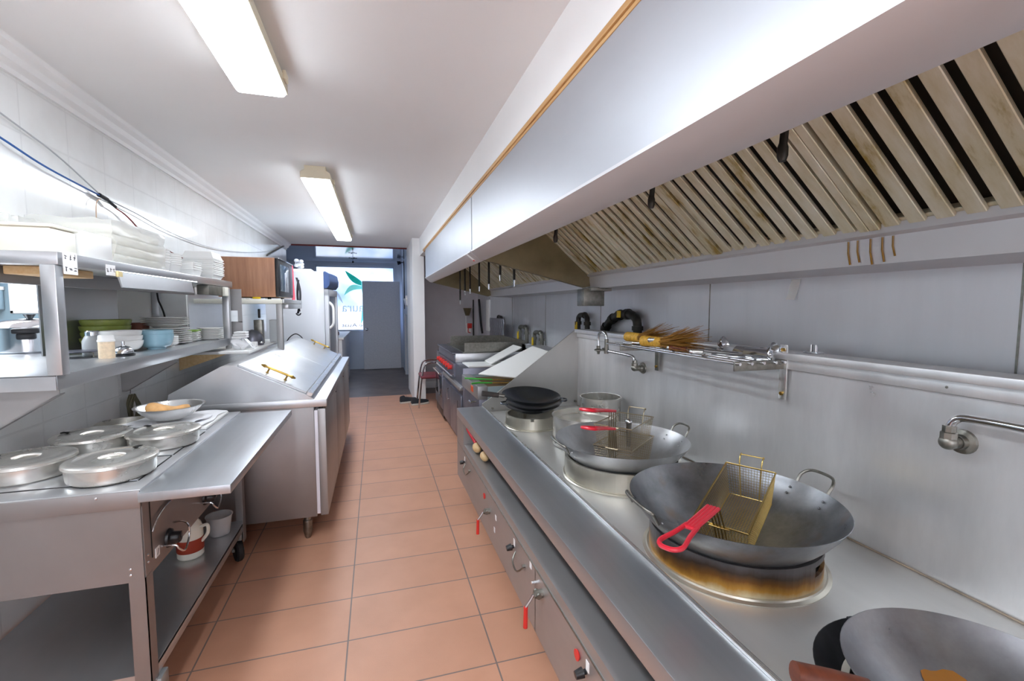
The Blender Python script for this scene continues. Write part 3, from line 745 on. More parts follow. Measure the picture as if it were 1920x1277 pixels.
def wok(name, label, c, r, d, zr, mat, handles, hm, group=None, tilt=(0, 0)):
    t = thing(name, label, 'wok', (c[0], c[1], zr-d), group)
    part(t, 'bowl', B().lathe(bowl_prof(r, d), (c[0], c[1], zr-d), 72), mat, ang=50)
    for a, wd, out, rise in handles:
        h = part(t, 'handle', loop_handle(c, a, r, zr, wd, out, rise, .0052), hm)
        o = Vector((math.cos(a), math.sin(a), 0)); s = Vector((-o.y, o.x, 0))
        for q in (-1, 1):
            for k in (.022, .042): part(h, 'rivet', B().ball(Vector((c[0], c[1], zr))+o*(r-.012-k*.75)+s*wd*q*1.08-Vector((0, 0, k)), .0042, 1, 1, 1, 8), mat)
    t.rotation_euler = (tilt[0], tilt[1], 0)
    return t
wok('wok', 'big dark wok with a tilted brassy fry basket inside, on the scorched burner', (1.120, 1.202), .328, .195, .822, M['wok_dark'], ((-.06, .062, .035, .042), (PI-.1, .085, .016, .012)), M['dullmetal'])
wok('wok', 'pale grey wok holding two stacked wire baskets, middle burner', (1.142, 1.955), .322, .18, .806, M['wok_grey'], ((-.05, .06, .03, .04), (PI-.05, .09, .016, .010)), M['dullmetal'])
# nearest pair, cut by the bottom right corner
t = thing('wok', 'upper wok at bottom right corner, pale inside with a wooden handle', 'wok', (1.055, .486, .645))
part(t, 'bowl', B().lathe(bowl_prof(.231, .115), (1.055, .486, .645), 64), M['wok_near'], ang=50)
a0 = Vector((.855, .562, .752)); a1 = Vector((.728, .612, .775)); 
b = B(); b.tube([a0+Vector((.04, -.015, -.01)), a0+(a1-a0)*.15], [.011, .013], 10); part(t, 'ferrule', b, M['dullmetal'])
b = B(); b.tube([a0+(a1-a0)*.05, a0+(a1-a0)*.5, a1], [.016, .019, .019], 16); part(t, 'handle', b, M['woodhandle'], 'brown wooden handle')
b = B(); P = []
for i in range(28):
    q = 2*PI*i/28; rr = .062*(1+.25*math.sin(q*2+1)+.12*math.sin(q*5))
    P.append((1.085+rr*.8*math.cos(q), .56+rr*1.1*math.sin(q), .0))
P = [(x, y, .65+((x-1.055)**2+(y-.486)**2)/(2*.2895)) for x, y, _ in P]
cx = sum(p[0] for p in P)/28; cy = sum(p[1] for p in P)/28
bm = b.bm; vs = [bm.verts.new((p[0], p[1], p[2]+.0015)) for p in P]; vc = bm.verts.new((cx, cy, .6515+((cx-1.055)**2+(cy-.486)**2)/(2*.2895)))
for i in range(28): bm.faces.new((vs[i], vs[(i+1) % 28], vc))
bmesh.ops.solidify(bm, geom=bm.faces[:], thickness=.002)
part(t, 'oil_stain', b, flat('orange_oil', 'c88a3e', .25, vary=.15), 'orange oil residue')
t = thing('wok', 'darker wok nested beneath the bottom right wok, its torn rim showing', 'wok', (1.02, .51, .60))
M['soot'] = flat('sooty_iron', '3a3b3f', .4, .7, vary=.35, nscale=14)
part(t, 'bowl', B().lathe(bowl_prof(.236, .115), (1.02, .51, .612), 64), M['soot'], ang=50)
b = B(); b.box(1.035, 1.115, .733, .741, .716, .730, .002, about((1.07, .74, .72), rz(-.16)))
part(t, 'handle_lug', b, M['castiron'])
# three black pans stacked at the far end of the range
for i, (dx, dy, z, r, tx, ty) in enumerate(((.0, .0, .706, .192, .03, -.03), (.006, -.004, .730, .198, .07, -.02), (-.02, -.012, .772, .204, .11, .02))):
    c = (1.041+dx, 2.983+dy)
    t = thing('wok', ('black wok lowest in the stack of three at the far end', 'black wok in the middle of the stack of three', 'topmost black wok of the stack of three, handle towards the aisle')[i], 'wok', (c[0], c[1], z), 'black woks stacked on the far burner')
    d_ = (.062, .062, .07)[i]
    part(t, 'bowl', B().lathe(bowl_prof(r, d_), (c[0], c[1], z), 56), M['castiron'], ang=50)
    if i == 2:
        b = B(); b.tube([(c[0]-r+.01, c[1]+.0, z+d_-.006), (c[0]-r-.04, c[1]+.005, z+d_+.002)], [.014, .012], 10); part(t, 'ferrule', b, M['dullmetal'])
        b = B(); b.tube([(c[0]-r-.03, c[1]+.005, z+d_), (c[0]-r-.145, c[1]+.01, z+d_+.016)], [.017, .019], 12); part(t, 'handle', b, flat('charred_handle', '3c3836', .6, vary=.3))
    else:
        part(t, 'handle', loop_handle(c, -.15 if i == 1 else 2.6, r, z+d_, .035, .03, .0, .006, .01), M['castiron'])
    t.rotation_euler = (tx, ty, 0)
# steel pots at the back of the far burners
def pot(label, c, r, z0, z1, ledge):
    t = thing('steel_pot', label, 'pot', (c[0], c[1], z0))
    pr = [(0, z0), (r-.006, z0), (r, z0+.006), (r, z1-.004), (r+.006, z1-.001), (r+.006, z1+.002), (r-.003, z1+.001), (r-.003, z0+.012)]
    if ledge: pr = pr[:7]+[(r-.003, z1-.03), (r-.026, z1-.034), (r-.028, z1-.07), (0, z1-.07)]
    else: pr += [(0, z0+.01)]
    part(t, 'body', B().lathe(pr, (c[0], c[1], 0), 56), M['steel_pan'])
    return t
pot('wide shallow steel pan with inner ledge, beside the black woks', (1.190, 2.470), .188, .622, .80, True)
pot('small deep steel pot in the corner by the splashback', (1.44, 2.74), .134, .622, .845, False)
# ---------------------------------------------------------------- fry baskets
def basket(label, pb, pf, wd, dep, hb, he, wire, pitch=.0095, hooks=True, loc=None):
    pb, pf, hb, he = Vector(pb), Vector(pf), Vector(hb), Vector(he)
    X = (pf-pb); L = X.length; X.normalize(); Y = Vector((0, 0, 1)).cross(X).normalized(); Z = X.cross(Y)
    t = thing('fry_basket', label, 'fry basket', loc or ((pb+pf)/2-Z*dep), 'red-handled wire fry baskets')
    tp = .86
    def P(u, v, q):
        """u along, v across (-.5..+.5), q depth 0..1"""
        k = 1-(1-tp)*q
        c = (pb+pf)/2
        return c+X*(u*L*k)+Y*(v*wd*k)-Z*(dep*q)
    b = B(); r = .00085
    nl = round(L/pitch); nw = round(wd/pitch); nd = round(dep/pitch)
    for i in range(nl+1):
        u = i/nl-.5
        b.tube([P(u, -.5, 0), P(u, -.5, 1), P(u, .5, 1), P(u, .5, 0)], r, 3, cap=False)
    for j in range(1, nw):
        v = j/nw-.5
        b.tube([P(-.5, v, 0), P(-.5, v, 1), P(.5, v, 1), P(.5, v, 0)], r, 3, cap=False)
    for k in range(1, nd):
        q = k/nd
        b.tube([P(-.5, -.5, q), P(.5, -.5, q), P(.5, .5, q), P(-.5, .5, q)], r, 3, closed=True)
    part(t, 'wire_mesh', b, wire)
    b = B()
    b.tube([P(-.5, -.5, 0), P(.5, -.5, 0), P(.5, .5, 0), P(-.5, .5, 0)], .0032, 8, closed=True)
    b.tube([P(-.5, -.5, 1), P(.5, -.5, 1), P(.5, .5, 1), P(-.5, .5, 1)], .0022, 8, closed=True)
    part(t, 'rim', b, wire)
    s = Y
    b = B()
    for k in (-1.5, -.5, .5, 1.5):
        o = s*k*.0105
        b.tube([P(.505, 0, 1)+o, P(.51, 0, 0)+o, hb+o*1.0-(he-hb).normalized()*.004, hb+o+(he-hb)*.12], .0024, 6)
    b.tube([P(.512, 0, .02)-s*.03, P(.512, 0, .02)+s*.03], .003, 6)
    part(t, 'handle_wires', b, wire)
    d = (he-hb); Ld = d.length; d.normalize()
    b = B()
    for k in (-1.5, -.5, .5, 1.5):
        o = s*k*.0100
        b.tube([hb+o, hb+o*.85+d*Ld*.55], .0062, 8)
    o1 = s*.015
    loop = [hb+d*Ld*.5+o1, hb+d*Ld*.72+s*.021, hb+d*Ld*.92+s*.030, hb+d*Ld*1.0+s*.018, hb+d*Ld*1.015, hb+d*Ld*1.0-s*.018, hb+d*Ld*.92-s*.030, hb+d*Ld*.72-s*.021, hb+d*Ld*.5-o1]
    b.tube(smooth_path(loop, 4), .0065, 8)
    b.tube([hb+d*Ld*.55-s*.017, hb+d*Ld*.55+s*.017], .0062, 8)
    part(t, 'handle_grip', b, M['red'], 'red plastic coated grip')
    if hooks:
        b = B()
        for v in (-.22, .22):
            b.tube(smooth_path([P(-.5, v, 1), P(-.505, v, 0), P(-.51, v, -.12), P(-.54, v, -.24), P(-.575, v, -.27), P(-.59, v, -.20)], 4), .0026, 8)
        b.tube([P(-.56, -.22, -.27), P(-.56, .22, -.27)], .0026, 8)
        part(t, 'hook', b, wire)
    return t
basket('brassy fry basket with a red handle tilted in the big dark wok', (1.30, 1.31, .862), (1.02, 1.14, .762), .166, .118, (.955, 1.095, .850), (.690, .946, .846), M['basketwire'])
basket('lower of the two stacked fry baskets in the pale grey wok', (1.237, 1.975, .815), (1.005, 1.796, .815), .182, .115, (.985, 1.765, .915), (.815, 1.665, .955), M['basketwire2'], .011, False)
basket('upper of the two stacked fry baskets, red handle raised towards the aisle', (1.259, 2.015, .90), (1.027, 1.834, .90), .182, .118, (1.005, 1.80, .985), (.800, 1.650, 1.035), M['basketwire2'], .011)
t = thing('steel_masher', 'short steel tool with round silver knob standing in the stacked baskets', 'kitchen tool', (1.13, 1.87, .79))
part(t, 'handle', B().tube([(1.14, 1.88, .792), (1.112, 1.835, .912)], [.012, .013], 14), M['chrome'])
part(t, 'knob', B().ball((1.110, 1.832, .918), .0165, 1, 1, .9, 10), M['chrome'])

# ---------------------------------------------------------------- gas pipes over the range and at the wall
def pipe(label, x, ya, yb, zt, zb, r, mat, tagged, extra=None):
    t = thing('gas_pipe', label, 'gas pipe', (x, (ya+yb)/2, zb), 'gas pipes along the steel wall')
    k = min(.05, abs(yb-ya)*.45); s = 1 if yb > ya else -1
    P = [(x, ya, zb), (x, ya, zt-k), (x, ya+s*k*.3, zt-k*.3), (x, ya+s*k, zt), (x, yb-s*k, zt), (x, yb-s*k*.3, zt-k*.3), (x, yb, zt-k), (x, yb, zb)]
    part(t, 'pipe', B().tube(smooth_path(P, 3), r, 12), mat)
    b = B()
    for y in (ya, yb): b.tube([(x, y, zt-k-.035), (x, y, zt-k-.005)], r*1.35, 12)
    b.tube([(x, ya+s*k*.9, zt), (x, ya+s*k*1.2, zt)], r*1.3, 12)
    part(t, 'coupling', b, mat)
    if tagged:
        b = B(); b.box(x-r*1.25, x-r*.8, yb-r, yb+r, (zb+zt)/2-.03, zt-k-.01, .003); part(t, 'yellow_tape', b, M['yellow'])
    if extra: extra(t)
    b = B()
    b.tube([(x, ya, zb+.01), (x+.08, ya, zb+.01)], r, 10); part(t, 'wall_stub', b, mat)
t = thing('gas_pipe', 'thick black gas pipe bent down behind the splashback with yellow sticker', 'gas pipe', (1.735, 2.95, 1.2), 'gas pipes along the steel wall')
P = [(1.735, 3.30, 1.14), (1.735, 3.27, 1.24), (1.735, 3.20, 1.31), (1.735, 3.12, 1.36), (1.735, 3.0, 1.39), (1.735, 2.88, 1.395), (1.735, 2.80, 1.37), (1.735, 2.775, 1.31), (1.735, 2.775, 1.14)]
part(t, 'pipe', B().tube(smooth_path(P, 4), .031, 14), M['blackpipe'])
b = B()
for a, c in (((1.735, 3.245, 1.27), (1.735, 3.215, 1.30)), ((1.735, 3.14, 1.348), (1.735, 3.105, 1.365)), ((1.735, 2.93, 1.395), (1.735, 2.89, 1.397)), ((1.735, 2.775, 1.315), (1.735, 2.775, 1.285)), ((1.735, 3.03, 1.385), (1.735, 3.0, 1.391))): b.tube([a, c], .039, 14)
part(t, 'coupling', b, M['blackpipe'])
b = B(); b.box(1.695, 1.702, 2.945, 2.995, 1.37, 1.42, .002); part(t, 'sticker', b, M['yellow'], 'yellow sticker')
pipe('black gas pipe loop with yellow tape by the splashback corner', 1.735, 3.56, 3.74, 1.375, 1.14, .022, M['blackpipe'], True)
b_ = None
pipe('grey gas pipe loop with valve above the fryer, nearer of two', 1.735, 4.68, 4.92, 1.16, .80, .023, M['greypipe'], True)
def valve(t):
    b = B(); b.tube([(1.70, 5.20, .985), (1.77, 5.20, .985)], .035, 10); b.box(1.655, 1.70, 5.08, 5.21, .98, 1.0, .003); part(t, 'valve', b, M['chrome'])
pipe('grey gas pipe loop with pale valve handle, farther of two', 1.735, 5.20, 5.48, 1.20, .80, .024, M['greypipe'], True, valve)
pipe('rusty dark gas pipe loop beside the foil covered box', 1.735, 6.56, 6.34, 1.30, 1.0, .022, M['blackpipe'], False)

# ================================================================ steam table (left)
TX0, TX1, TY0, TY1, TZ = -1.35, -.745, 1.72, 2.87, .86
st = thing('steam_table', 'stainless steam table with round food wells and side cutting shelf', 'steam table', (-1.05, 2.3, 0))
b = B(); b.box(TX0, TX1, TY0, TY1, .835, TZ, .004); part(st, 'top', b, M['steel'])
b = B(); b.box(TX0+.02, -.79, TY0+.09, 2.07, TZ, TZ+.003, .001); b.box(TX0+.02, -.79, 2.09, 2.44, TZ, TZ+.003, .001); b.box(TX0+.02, -.79, 2.46, TY1-.06, TZ, TZ+.003, .001)
part(st, 'well_plate', b, M['steel'])
b = B(); b.box(TX0+.02, -.79, TY0+.084, TY0+.088, TZ-.001, TZ+.0012); b.box(-.789, -.785, TY0+.09, 2.07, TZ-.001, TZ+.0012); b.box(-.789, -.785, 2.09, 2.44, TZ-.001, TZ+.0012); b.box(TX0+.02, -.79, 2.075, 2.085, TZ-.001, TZ+.0012)
part(st, 'well_seam', b, M['dark'])
b = B(); b.box(TX0, TX1-.004, TY0, TY0+.004, .55, .838); b.box(TX0, TX1, TY0-.008, TY0, .80, .858, .003); part(st, 'front_panel', b, M['steel_body'])
b = B(); b.prism([(TX1-.006, TY0+.006, .55), (TX1-.006, TY1, .55), (TX1-.006, TY1, .838), (TX1-.006, TY0+.006, .838)], (.005, 0, 0)); part(st, 'side_panel', b, M['steel_body'])
b = B(); b.box(TX1-.002, TX1+.0005, TY0+.052, TY0+.056, .60, .83); part(st, 'panel_seam', b, M['dark'])
part(st, 'well_box', B().box(TX0+.01, TX1-.012, TY0+.01, TY1-.01, .56, .834), M['steel_body'])
def leg(x, y): 
    b = B(); b.box(x-.024, x+.024, y-.003, y, .12, .56); b.box(x+.021 if x > -1 else x-.024, x+.024 if x > -1 else x-.021, y-.003, y+.045, .12, .56)
    return b
for x, y in ((-.769, TY0+.004), (-1.32, TY0+.004)): part(st, 'leg', leg(x, y), M['steel_body'])
for x in (-.769, -1.32):
    b = B(); b.box(x-.024, x+.024, TY1-.003, TY1, .12, .56); b.box(x+.021 if x > -1 else x-.024, x+.024 if x > -1 else x-.021, TY1-.05, TY1, .12, .56); part(st, 'leg', b, M['steel_body'])
b = B(); b.box(TX0, TX1-.004, TY0+.005, TY1-.004, .215, .225); b.box(TX1-.008, TX1-.004, TY0+.005, TY1-.004, .18, .226, .001); b.box(TX0, TX1-.004, TY0+.003, TY0+.006, .18, .226)
part(st, 'lower_shelf', b, M['steel'])
M['caster_fork'] = flat('caster_fork', '9fa5a6', .4, .6)
for x, y in ((-.775, TY0+.05), (-.80, 2.84), (-1.31, TY0+.05), (-1.31, 2.80)):
    b = B(); b.lathe([(0, -.018), (.055, -.018), (.062, -.009), (.062, .009), (.055, .018), (0, .018)], (x+.015, y+.01, .062), 28, rz(.5) @ ry(PI/2))
    c = part(st, 'caster', b, M['rubber'])
    b = B(); b.box(x-.014, x+.044, y-.02, y+.04, .126, .18, .006); part(c, 'fork', b, M['caster_fork']); part(c, 'axle', B().tube([(x-.014, y+.01, .062), (x+.044, y+.01, .062)], .012, 12), M['caster_fork'])
for x, z in ((-.785, .595), (-.785, .575), (-.86, .845), (-.775, .16)): part(st, 'rivet', B().ball((x, TY0-.001 if z < .8 else TY0-.009, z), .0045, 1, .5, 1, 8), M['chrome'])
for y, z in ((TY0+.025, .625), (TY0+.025, .60), (TY0+.03, .18)): part(st, 'rivet', B().ball((TX1, y, z), .0045, .5, 1, 1, 8), M['chrome'])
b = B(); b.box(TX1-.001, TX1+.0008, TY0+.075, TY0+.105, .585, .618); lb = part(st, 'paper_label', b, M['paper'])
b = B(); b.prism([(TX1+.0009, TY0+.085, .592), (TX1+.0009, TY0+.088, .592), (TX1+.0009, TY0+.098, .611), (TX1+.0009, TY0+.095, .611)], (.0004, 0, 0)); part(lb, 'ink_mark', b, M['ink'])
for y in (1.90, 2.27):
    z = .606
    b = B(); b.lathe([(0, 0), (.034, 0), (.032, .008), (.022, .012), (.020, .034), (.017, .038), (0, .038)], (TX1, y, z), 28, ry(PI/2)); b.box(TX1+.034, TX1+.042, y-.004, y+.004, z-.002, z+.02)
    k = part(st, 'control_knob', b, M['black'])
    b = B(); b.tube(smooth_path([(TX1, y-.04, z-.01), (TX1+.035, y-.04, z-.012), (TX1+.045, y-.035, z-.03), (TX1+.05, y, z-.052), (TX1+.05, y+.04, z-.02), (TX1+.048, y+.045, z+.02), (TX1+.03, y+.042, z+.04), (TX1, y+.04, z+.04)]), .0034, 8)
    part(k, 'knob_guard', b, M['chrome'])
b = B(); b.box(TX1-.0005, -.482, TY0-.02, 2.86, .822, .853, .002); part(st, 'cutting_shelf', b, M['steel_y'])
b = B(); b.tube(smooth_path([(TX1+.004, 1.772, .69), (TX1+.005, 1.80, .717), (TX1+.005, 1.85, .733), (TX1+.005, 1.91, .738), (TX1+.005, 2.0, .728), (TX1+.004, 2.11, .69)]), .0032, 8); part(st, 'shelf_stay', b, M['chrome'])
# round pans with lids
def food_pan(c, label, notch):
    t = thing('food_pan', label, 'food pan', (c[0], c[1], TZ+.003), 'round lidded food pans on the steam table')
    r = .124
    part(t, 'body', B().lathe([(0, .8632), (r-.012, .8632), (r-.002, .874), (r, .90), (r, .917), (r+.004, .919), (r-.003, .919), (r-.003, .87), (0, .868)], (c[0], c[1], 0), 56), M['steel_pan'])
    b = B(); b.lathe([(r+.0045, .915), (r+.008, .9175), (r+.006, .926), (r-.004, .9315), (r-.022, .9325), (r-.030, .9275), (r-.05, .9285), (.05, .931), (.042, .933), (.036, .932), (.03, .9235), (.012, .922), (0, .922), (0, .919), (.03, .919), (r-.03, .9232), (r-.006, .921)], (c[0], c[1], 0), 56)
    l = part(t, 'lid', b, M['steel_pan'])
    b = B(); a = .4
    b.tube(smooth_path([(c[0]-.036*math.cos(a), c[1]-.036*math.sin(a), .929), (c[0]-.018*math.cos(a), c[1]-.018*math.sin(a), .9345), (c[0], c[1], .9355), (c[0]+.018*math.cos(a), c[1]+.018*math.sin(a), .9345), (c[0]+.036*math.cos(a), c[1]+.036*math.sin(a), .929)]), .0065, 10)
    part(l, 'lid_handle', b, M['steel_pan'])
    b = B(); p = Vector((c[0]+(r-.018)*math.cos(notch), c[1]+(r-.018)*math.sin(notch), .9322)); 
    b.box(-.014, .014, -.008, .008, -.0006, .0022, .001, tr(*p) @ rz(notch)); part(l, 'spoon_notch', b, M['dark'])
food_pan((-.893, 1.885), 'lidded round food pan nearest the front right corner of steam table', 1.25)
food_pan((-1.175, 1.965), 'lidded round food pan cut off by the left edge of the photo', 2.9)
food_pan((-1.135, 2.265), 'lidded round food pan at the back by the tiled wall', 2.9)
food_pan((-.878, 2.255), 'lidded round food pan beside the white cloths, farthest right', 2.5)
t = thing('food_pan', 'uncovered round pan rim behind the lidded pans against the wall', 'food pan', (-1.17, 2.585, TZ+.003), 'round food pans on the steam table')
part(t, 'body', B().lathe([(0, .864), (.10, .864), (.108, .872), (.11, .895), (.117, .897), (.117, .90), (.106, .90), (.104, .872), (0, .868)], (-1.17, 2.585, 0), 48), M['steel_pan'])
# white cloths under the bowl
def cloth(label, poly, z, th, amp, seed):
    rnd = random.Random(seed); ph = [rnd.uniform(0, 6) for _ in range(6)]
    a, b_, c, d = [Vector((p[0], p[1], 0)) for p in poly]
    bb = B()
    def f(u, v):
        p = (a*(1-u)+b_*u)*(1-v)+(d*(1-u)+c*u)*v
        h = amp*(.5+.25*math.sin(7*u+ph[0]+3*v)+.25*math.sin(11*v+ph[1]-4*u))
        return Vector((p.x+.006*math.sin(9*v+ph[2]), p.y+.006*math.sin(8*u+ph[3]), z+th+h))
    bb.grid(f, 24, 20, th)
    c0 = (a+b_+c+d)/4
    return single('folded_cloth', bb, M['cloth'], label, 'cloth', (c0.x, c0.y, z), 'white folded cloths')
t = single('cutting_board', B().box(-1.0, -.79, 2.47, 2.815, .8635, .877, .004), M['white'], 'thin white board under the white cloths', 'cutting board', (-.9, 2.64, .8635))
cloth('white folded cloth on the board, flat layer to the right of the bowl', [(-1.05, 2.46), (-.80, 2.47), (-.80, 2.81), (-1.02, 2.81)], .877, .004, .008, 1)
cloth('crumpled white cloth directly beneath the steel bowl', [(-1.16, 2.49), (-.87, 2.40), (-.815, 2.63), (-1.07, 2.76)], .888, .006, .010, 2)
t = thing('mixing_bowl', 'steel mixing bowl with tan scraps resting on the white cloths', 'bowl', (-.965, 2.555, .905))
part(t, 'bowl', B().lathe([(0, .906), (.05, .906), (.085, .922), (.115, .948), (.134, .972), (.143, .9735), (.144, .976), (.132, .9745), (.113, .951), (.083, .925), (.05, .909), (0, .909)], (-.965, 2.555, 0), 56), M['steel_bright'])
t = thing('food_scrap', 'knobbly tan piece of food lying inside the steel bowl', 'food', (-.97, 2.545, .925))
b = B(); b.tube(smooth_path([(-1.045, 2.53, .958), (-1.02, 2.525, .966), (-.99, 2.535, .962), (-.955, 2.545, .955), (-.92, 2.555, .954), (-.885, 2.56, .962)], 5), [.012, .02, .027, .031, .032, .031, .029, .027, .025, .023, .021, .020, .019, .018, .017, .0165, .016, .016, .017, .018, .019, .019, .018, .016, .014, .01], 14)
part(t, 'piece', b, M['ginger'])
single('food_scrap', B().ball((-1.0, 2.52, .96), .026, 1.3, .9, .75, 10), M['ginger'], 'small round tan chunk beside the knobbly piece in the bowl', 'food', (-1.0, 2.52, .94))
# hanging cord and hook on the tiled wall
t = thing('cord_coil', 'olive green cord coiled and hanging from the shelf bracket', 'cord', (-1.34, 3.05, .83))
b = B(); b.tube([(-1.345, 3.05, 1.05), (-1.345, 3.07, 1.0), (-1.34, 3.05, .96)], .002, 6)
part(t, 'wire_hook', b, M['dullmetal'])
b = B()
for k, (dy, dz) in enumerate(((0, 0), (.012, -.008), (-.015, .004), (.02, -.02), (-.02, -.016))):
    b.tube(smooth_path([(-1.335+.006*k, 3.03+dy, .955), (-1.335+.004*k, 3.0+dy, .90+dz), (-1.33, 3.04+dy, .80+dz), (-1.33+.004*k, 3.09+dy, .86), (-1.335, 3.09+dy*.5, .93), (-1.335+.005*k, 3.03+dy, .955)]), .0048, 8)
part(t, 'cord', b, flat('olive_cord', '6d6a55', .7))
# things on the lower shelf of the steam table
JX, JY = -.90, 2.52
t = thing('sauce_jug', 'cream plastic jug with red label on the dim lower shelf', 'jug', (JX, JY, .226))
b = B(); b.lathe([(0, .226), (.05, .226), (.056, .234), (.056, .36), (.048, .39), (.025, .42), (.02, .43), (.02, .45), (0, .45)], (JX, JY, 0), 32); b.tube(smooth_path([(JX+.045, JY-.01, .37), (JX+.08, JY-.015, .38), (JX+.082, JY-.015, .34), (JX+.053, JY-.01, .30)]), .008, 8); part(t, 'body', b, M['cream'])
b = B(); b.lathe([(.0563, .26), (.057, .262), (.057, .32), (.0563, .322)], (JX, JY, 0), 32); part(t, 'label', b, flat('jug_label', 'a8402a', .6), 'red and orange label')
b = B(); b.lathe([(0, .45), (.023, .45), (.023, .47), (0, .47)], (JX, JY, 0), 20); part(t, 'cap', b, M['redpaint'])
t = thing('bucket', 'translucent plastic tub at the far end of the lower shelf', 'tub', (-.835, 2.74, .226))
part(t, 'body', B().lathe([(0, .227), (.048, .227), (.060, .325), (.064, .327), (.064, .331), (.057, .330), (.046, .231), (0, .231)], (-.835, 2.73, 0), 36), M['bucket'])
# ================================================================ pass-through shelf unit
SZ = 1.21; UZ = 1.64
ps = thing('pass_shelf', 'two-tier stainless pass shelf on brackets in the left wall opening', 'shelf', (-1.3, 2.95, 1.16))
b = B(); b.box(-1.98, -1.078, 1.97, 3.96, SZ-.006, SZ, .002); b.box(-1.081, -1.077, 1.97, 3.96, 1.157, SZ, .001); b.box(-1.98, -1.078, 1.97, 1.974, 1.157, SZ); b.box(-1.36, -1.08, 3.956, 3.96, 1.157, SZ)
part(ps, 'lower_shelf', b, M['steel'])
b = B(); b.box(-1.56, -1.05, 1.97, 3.97, UZ-.045, UZ, .003); part(ps, 'upper_shelf', b, M['steel'])
for x, y in ((-1.078, 1.985), (-1.078, 3.905), (-1.53, 3.92)):
    part(ps, 'post', B().box(x-.022, x+.022, y-.022, y+.022, SZ, UZ-.045, .003), M['steel'])
for y in (2.02, 3.03):
    p = [(WX, 1.157), (WX, .985), (WX+.02, .978), (-1.10, 1.135), (-1.10, 1.157)]
    b = B(); b.prism([(x, y, z) for x, z in p], (0, .004, 0)); b.prism([(WX, y, .978), (WX, y+.03, .978), (WX+.02, y+.03, .975), (WX+.02, y, .975)], (0, 0, .004)); b.prism([(WX+.02, y, .975), (-1.10, y, 1.133), (-1.10, y+.03, 1.133), (WX+.02, y+.03, .975)], (.0, 0, .004))
    part(ps, 'bracket', b, M['steel_front'])
part(ps, 'back_panel', B().box(-1.562, -1.556, 2.76, 3.47, SZ, UZ-.045), M['steel'], 'bare steel back sheet')
part(ps, 'back_panel', B().box(-1.560, -1.554, 3.46, 4.0, SZ, UZ-.045), M['white'], 'white back sheet')
part(ps, 'end_panel', B().box(-1.369, -1.363, 4.02, 4.80, 1.19, 1.55), M['steel'], 'grey steel sheet on the wall')
b = B(); b.box(-1.30, -1.27, 2.0, 3.88, 1.535, UZ-.045, .003); b.box(-1.54, -1.30, 2.0, 2.03, 1.535, UZ-.045, .003)
part(ps, 'apron', b, M['steel_front'])
b = B(); b.box(-1.25, -1.12, 2.05, 2.32, 1.565, 1.594, .003); part(ps, 'wooden_cleat', b, M['palewood'])
b = B(); b.prism([(-1.048, 2.33, 1.592), (-1.040, 2.33, 1.596), (-1.028, 2.33, 1.532), (-1.032, 2.33, 1.530)], (0, .80, 0)); tk = part(ps, 'ticket_rail', b, M['steel'])
b = B(); b.tube([(-1.043, 2.34, 1.598), (-1.043, 3.22, 1.598)], .004, 8); part(tk, 'rod', b, M['chrome'])
b = B(); b.box(-1.046, -1.036, 2.325, 2.36, 1.575, 1.6, .002); part(tk, 'tape', b, flat('yellowed_tape', 'e0cf9a', .6))
b = B(); b.box(-1.12, -1.05, 3.45, 3.86, 1.53, 1.592, .004); ob = part(ps, 'socket_box', b, M['greypipe'])
b = B(); b.box(-1.050, -1.03, 3.72, 3.80, 1.525, 1.59, .006); part(ob, 'socket', b, M['cream'])
# handwritten paper labels on the upper edge
def note(y0, y1, z0, z1, seed):
    rnd = random.Random(seed)
    n_ = part(ps, 'paper_note', B().box(-1.0495, -1.0485, y0, y1, z0, z1), M['paper'])
    b = B()
    for i in range(3 if y1-y0 > .05 else 2):
        for j in range(2 if z1-z0 > .05 else 1):
            cy = y0+(i+.5)*(y1-y0)/(3 if y1-y0 > .05 else 2); cz = z1-(j+.5)*(z1-z0)/(2 if z1-z0 > .05 else 1)
            for k in range(4):
                h = rnd.random() < .5; L = rnd.uniform(.004, .008); oy = rnd.uniform(-.004, .004); oz = rnd.uniform(-.006, .006)
                b.box(-1.0486, -1.0481, cy+oy-(L if h else .001), cy+oy+(L if h else .001), cz+oz-(.001 if h else L), cz+oz+(.001 if h else L))
    part(n_, 'handwriting', b, M['ink'])
note(1.995, 2.075, 1.565, 1.645, 4); note(2.26, 2.33, 1.578, 1.622, 9)
b = B(); b.tube(smooth_path([(-1.50, 3.86, 1.58), (-1.49, 3.85, 1.50), (-1.47, 3.84, 1.45), (-1.46, 3.85, 1.40), (-1.455, 3.86, 1.33)]), [.006]*25, 8); 
part(ps, 'cable', b, M['black'])

# ---------------------------------------------------------------- crockery on the lower shelf
def bowl_mesh(b, r, h, foot, c, z, flare=.85, th=.004):
    pr = [(0, z), (foot, z), (foot, z+.006), (foot*1.02, z+.010)]
    for i in range(1, 9):
        t = i/8; pr.append((foot*1.02+(r-foot*1.02)*math.sin(t*PI/2)**flare, z+.010+(h-.010)*(1-math.cos(t*PI/2)*1.0 if t < 1 else 1)))
    inn = [(q-th if q > th else 0, zz+th*.8) for q, zz in pr[3:-1]]
    pr += [(r-th*.5, z+h+.001), (r-th, z+h-.002)]+inn[::-1][0:]+[(0, z+.014)]
    return b.lathe(pr, (c[0], c[1], 0), 44)
def stack(n, name, cat, make, mat, z, dz, label, group):
    """n separate nested things; label takes the place in the stack"""
    for i in range(n):
        b, loc = make(i, z+i*dz)
        m = mat[i] if isinstance(mat, list) else mat
        single(name, b, m, label(ordinal(i, n)) if callable(label) else label, cat, loc, group)
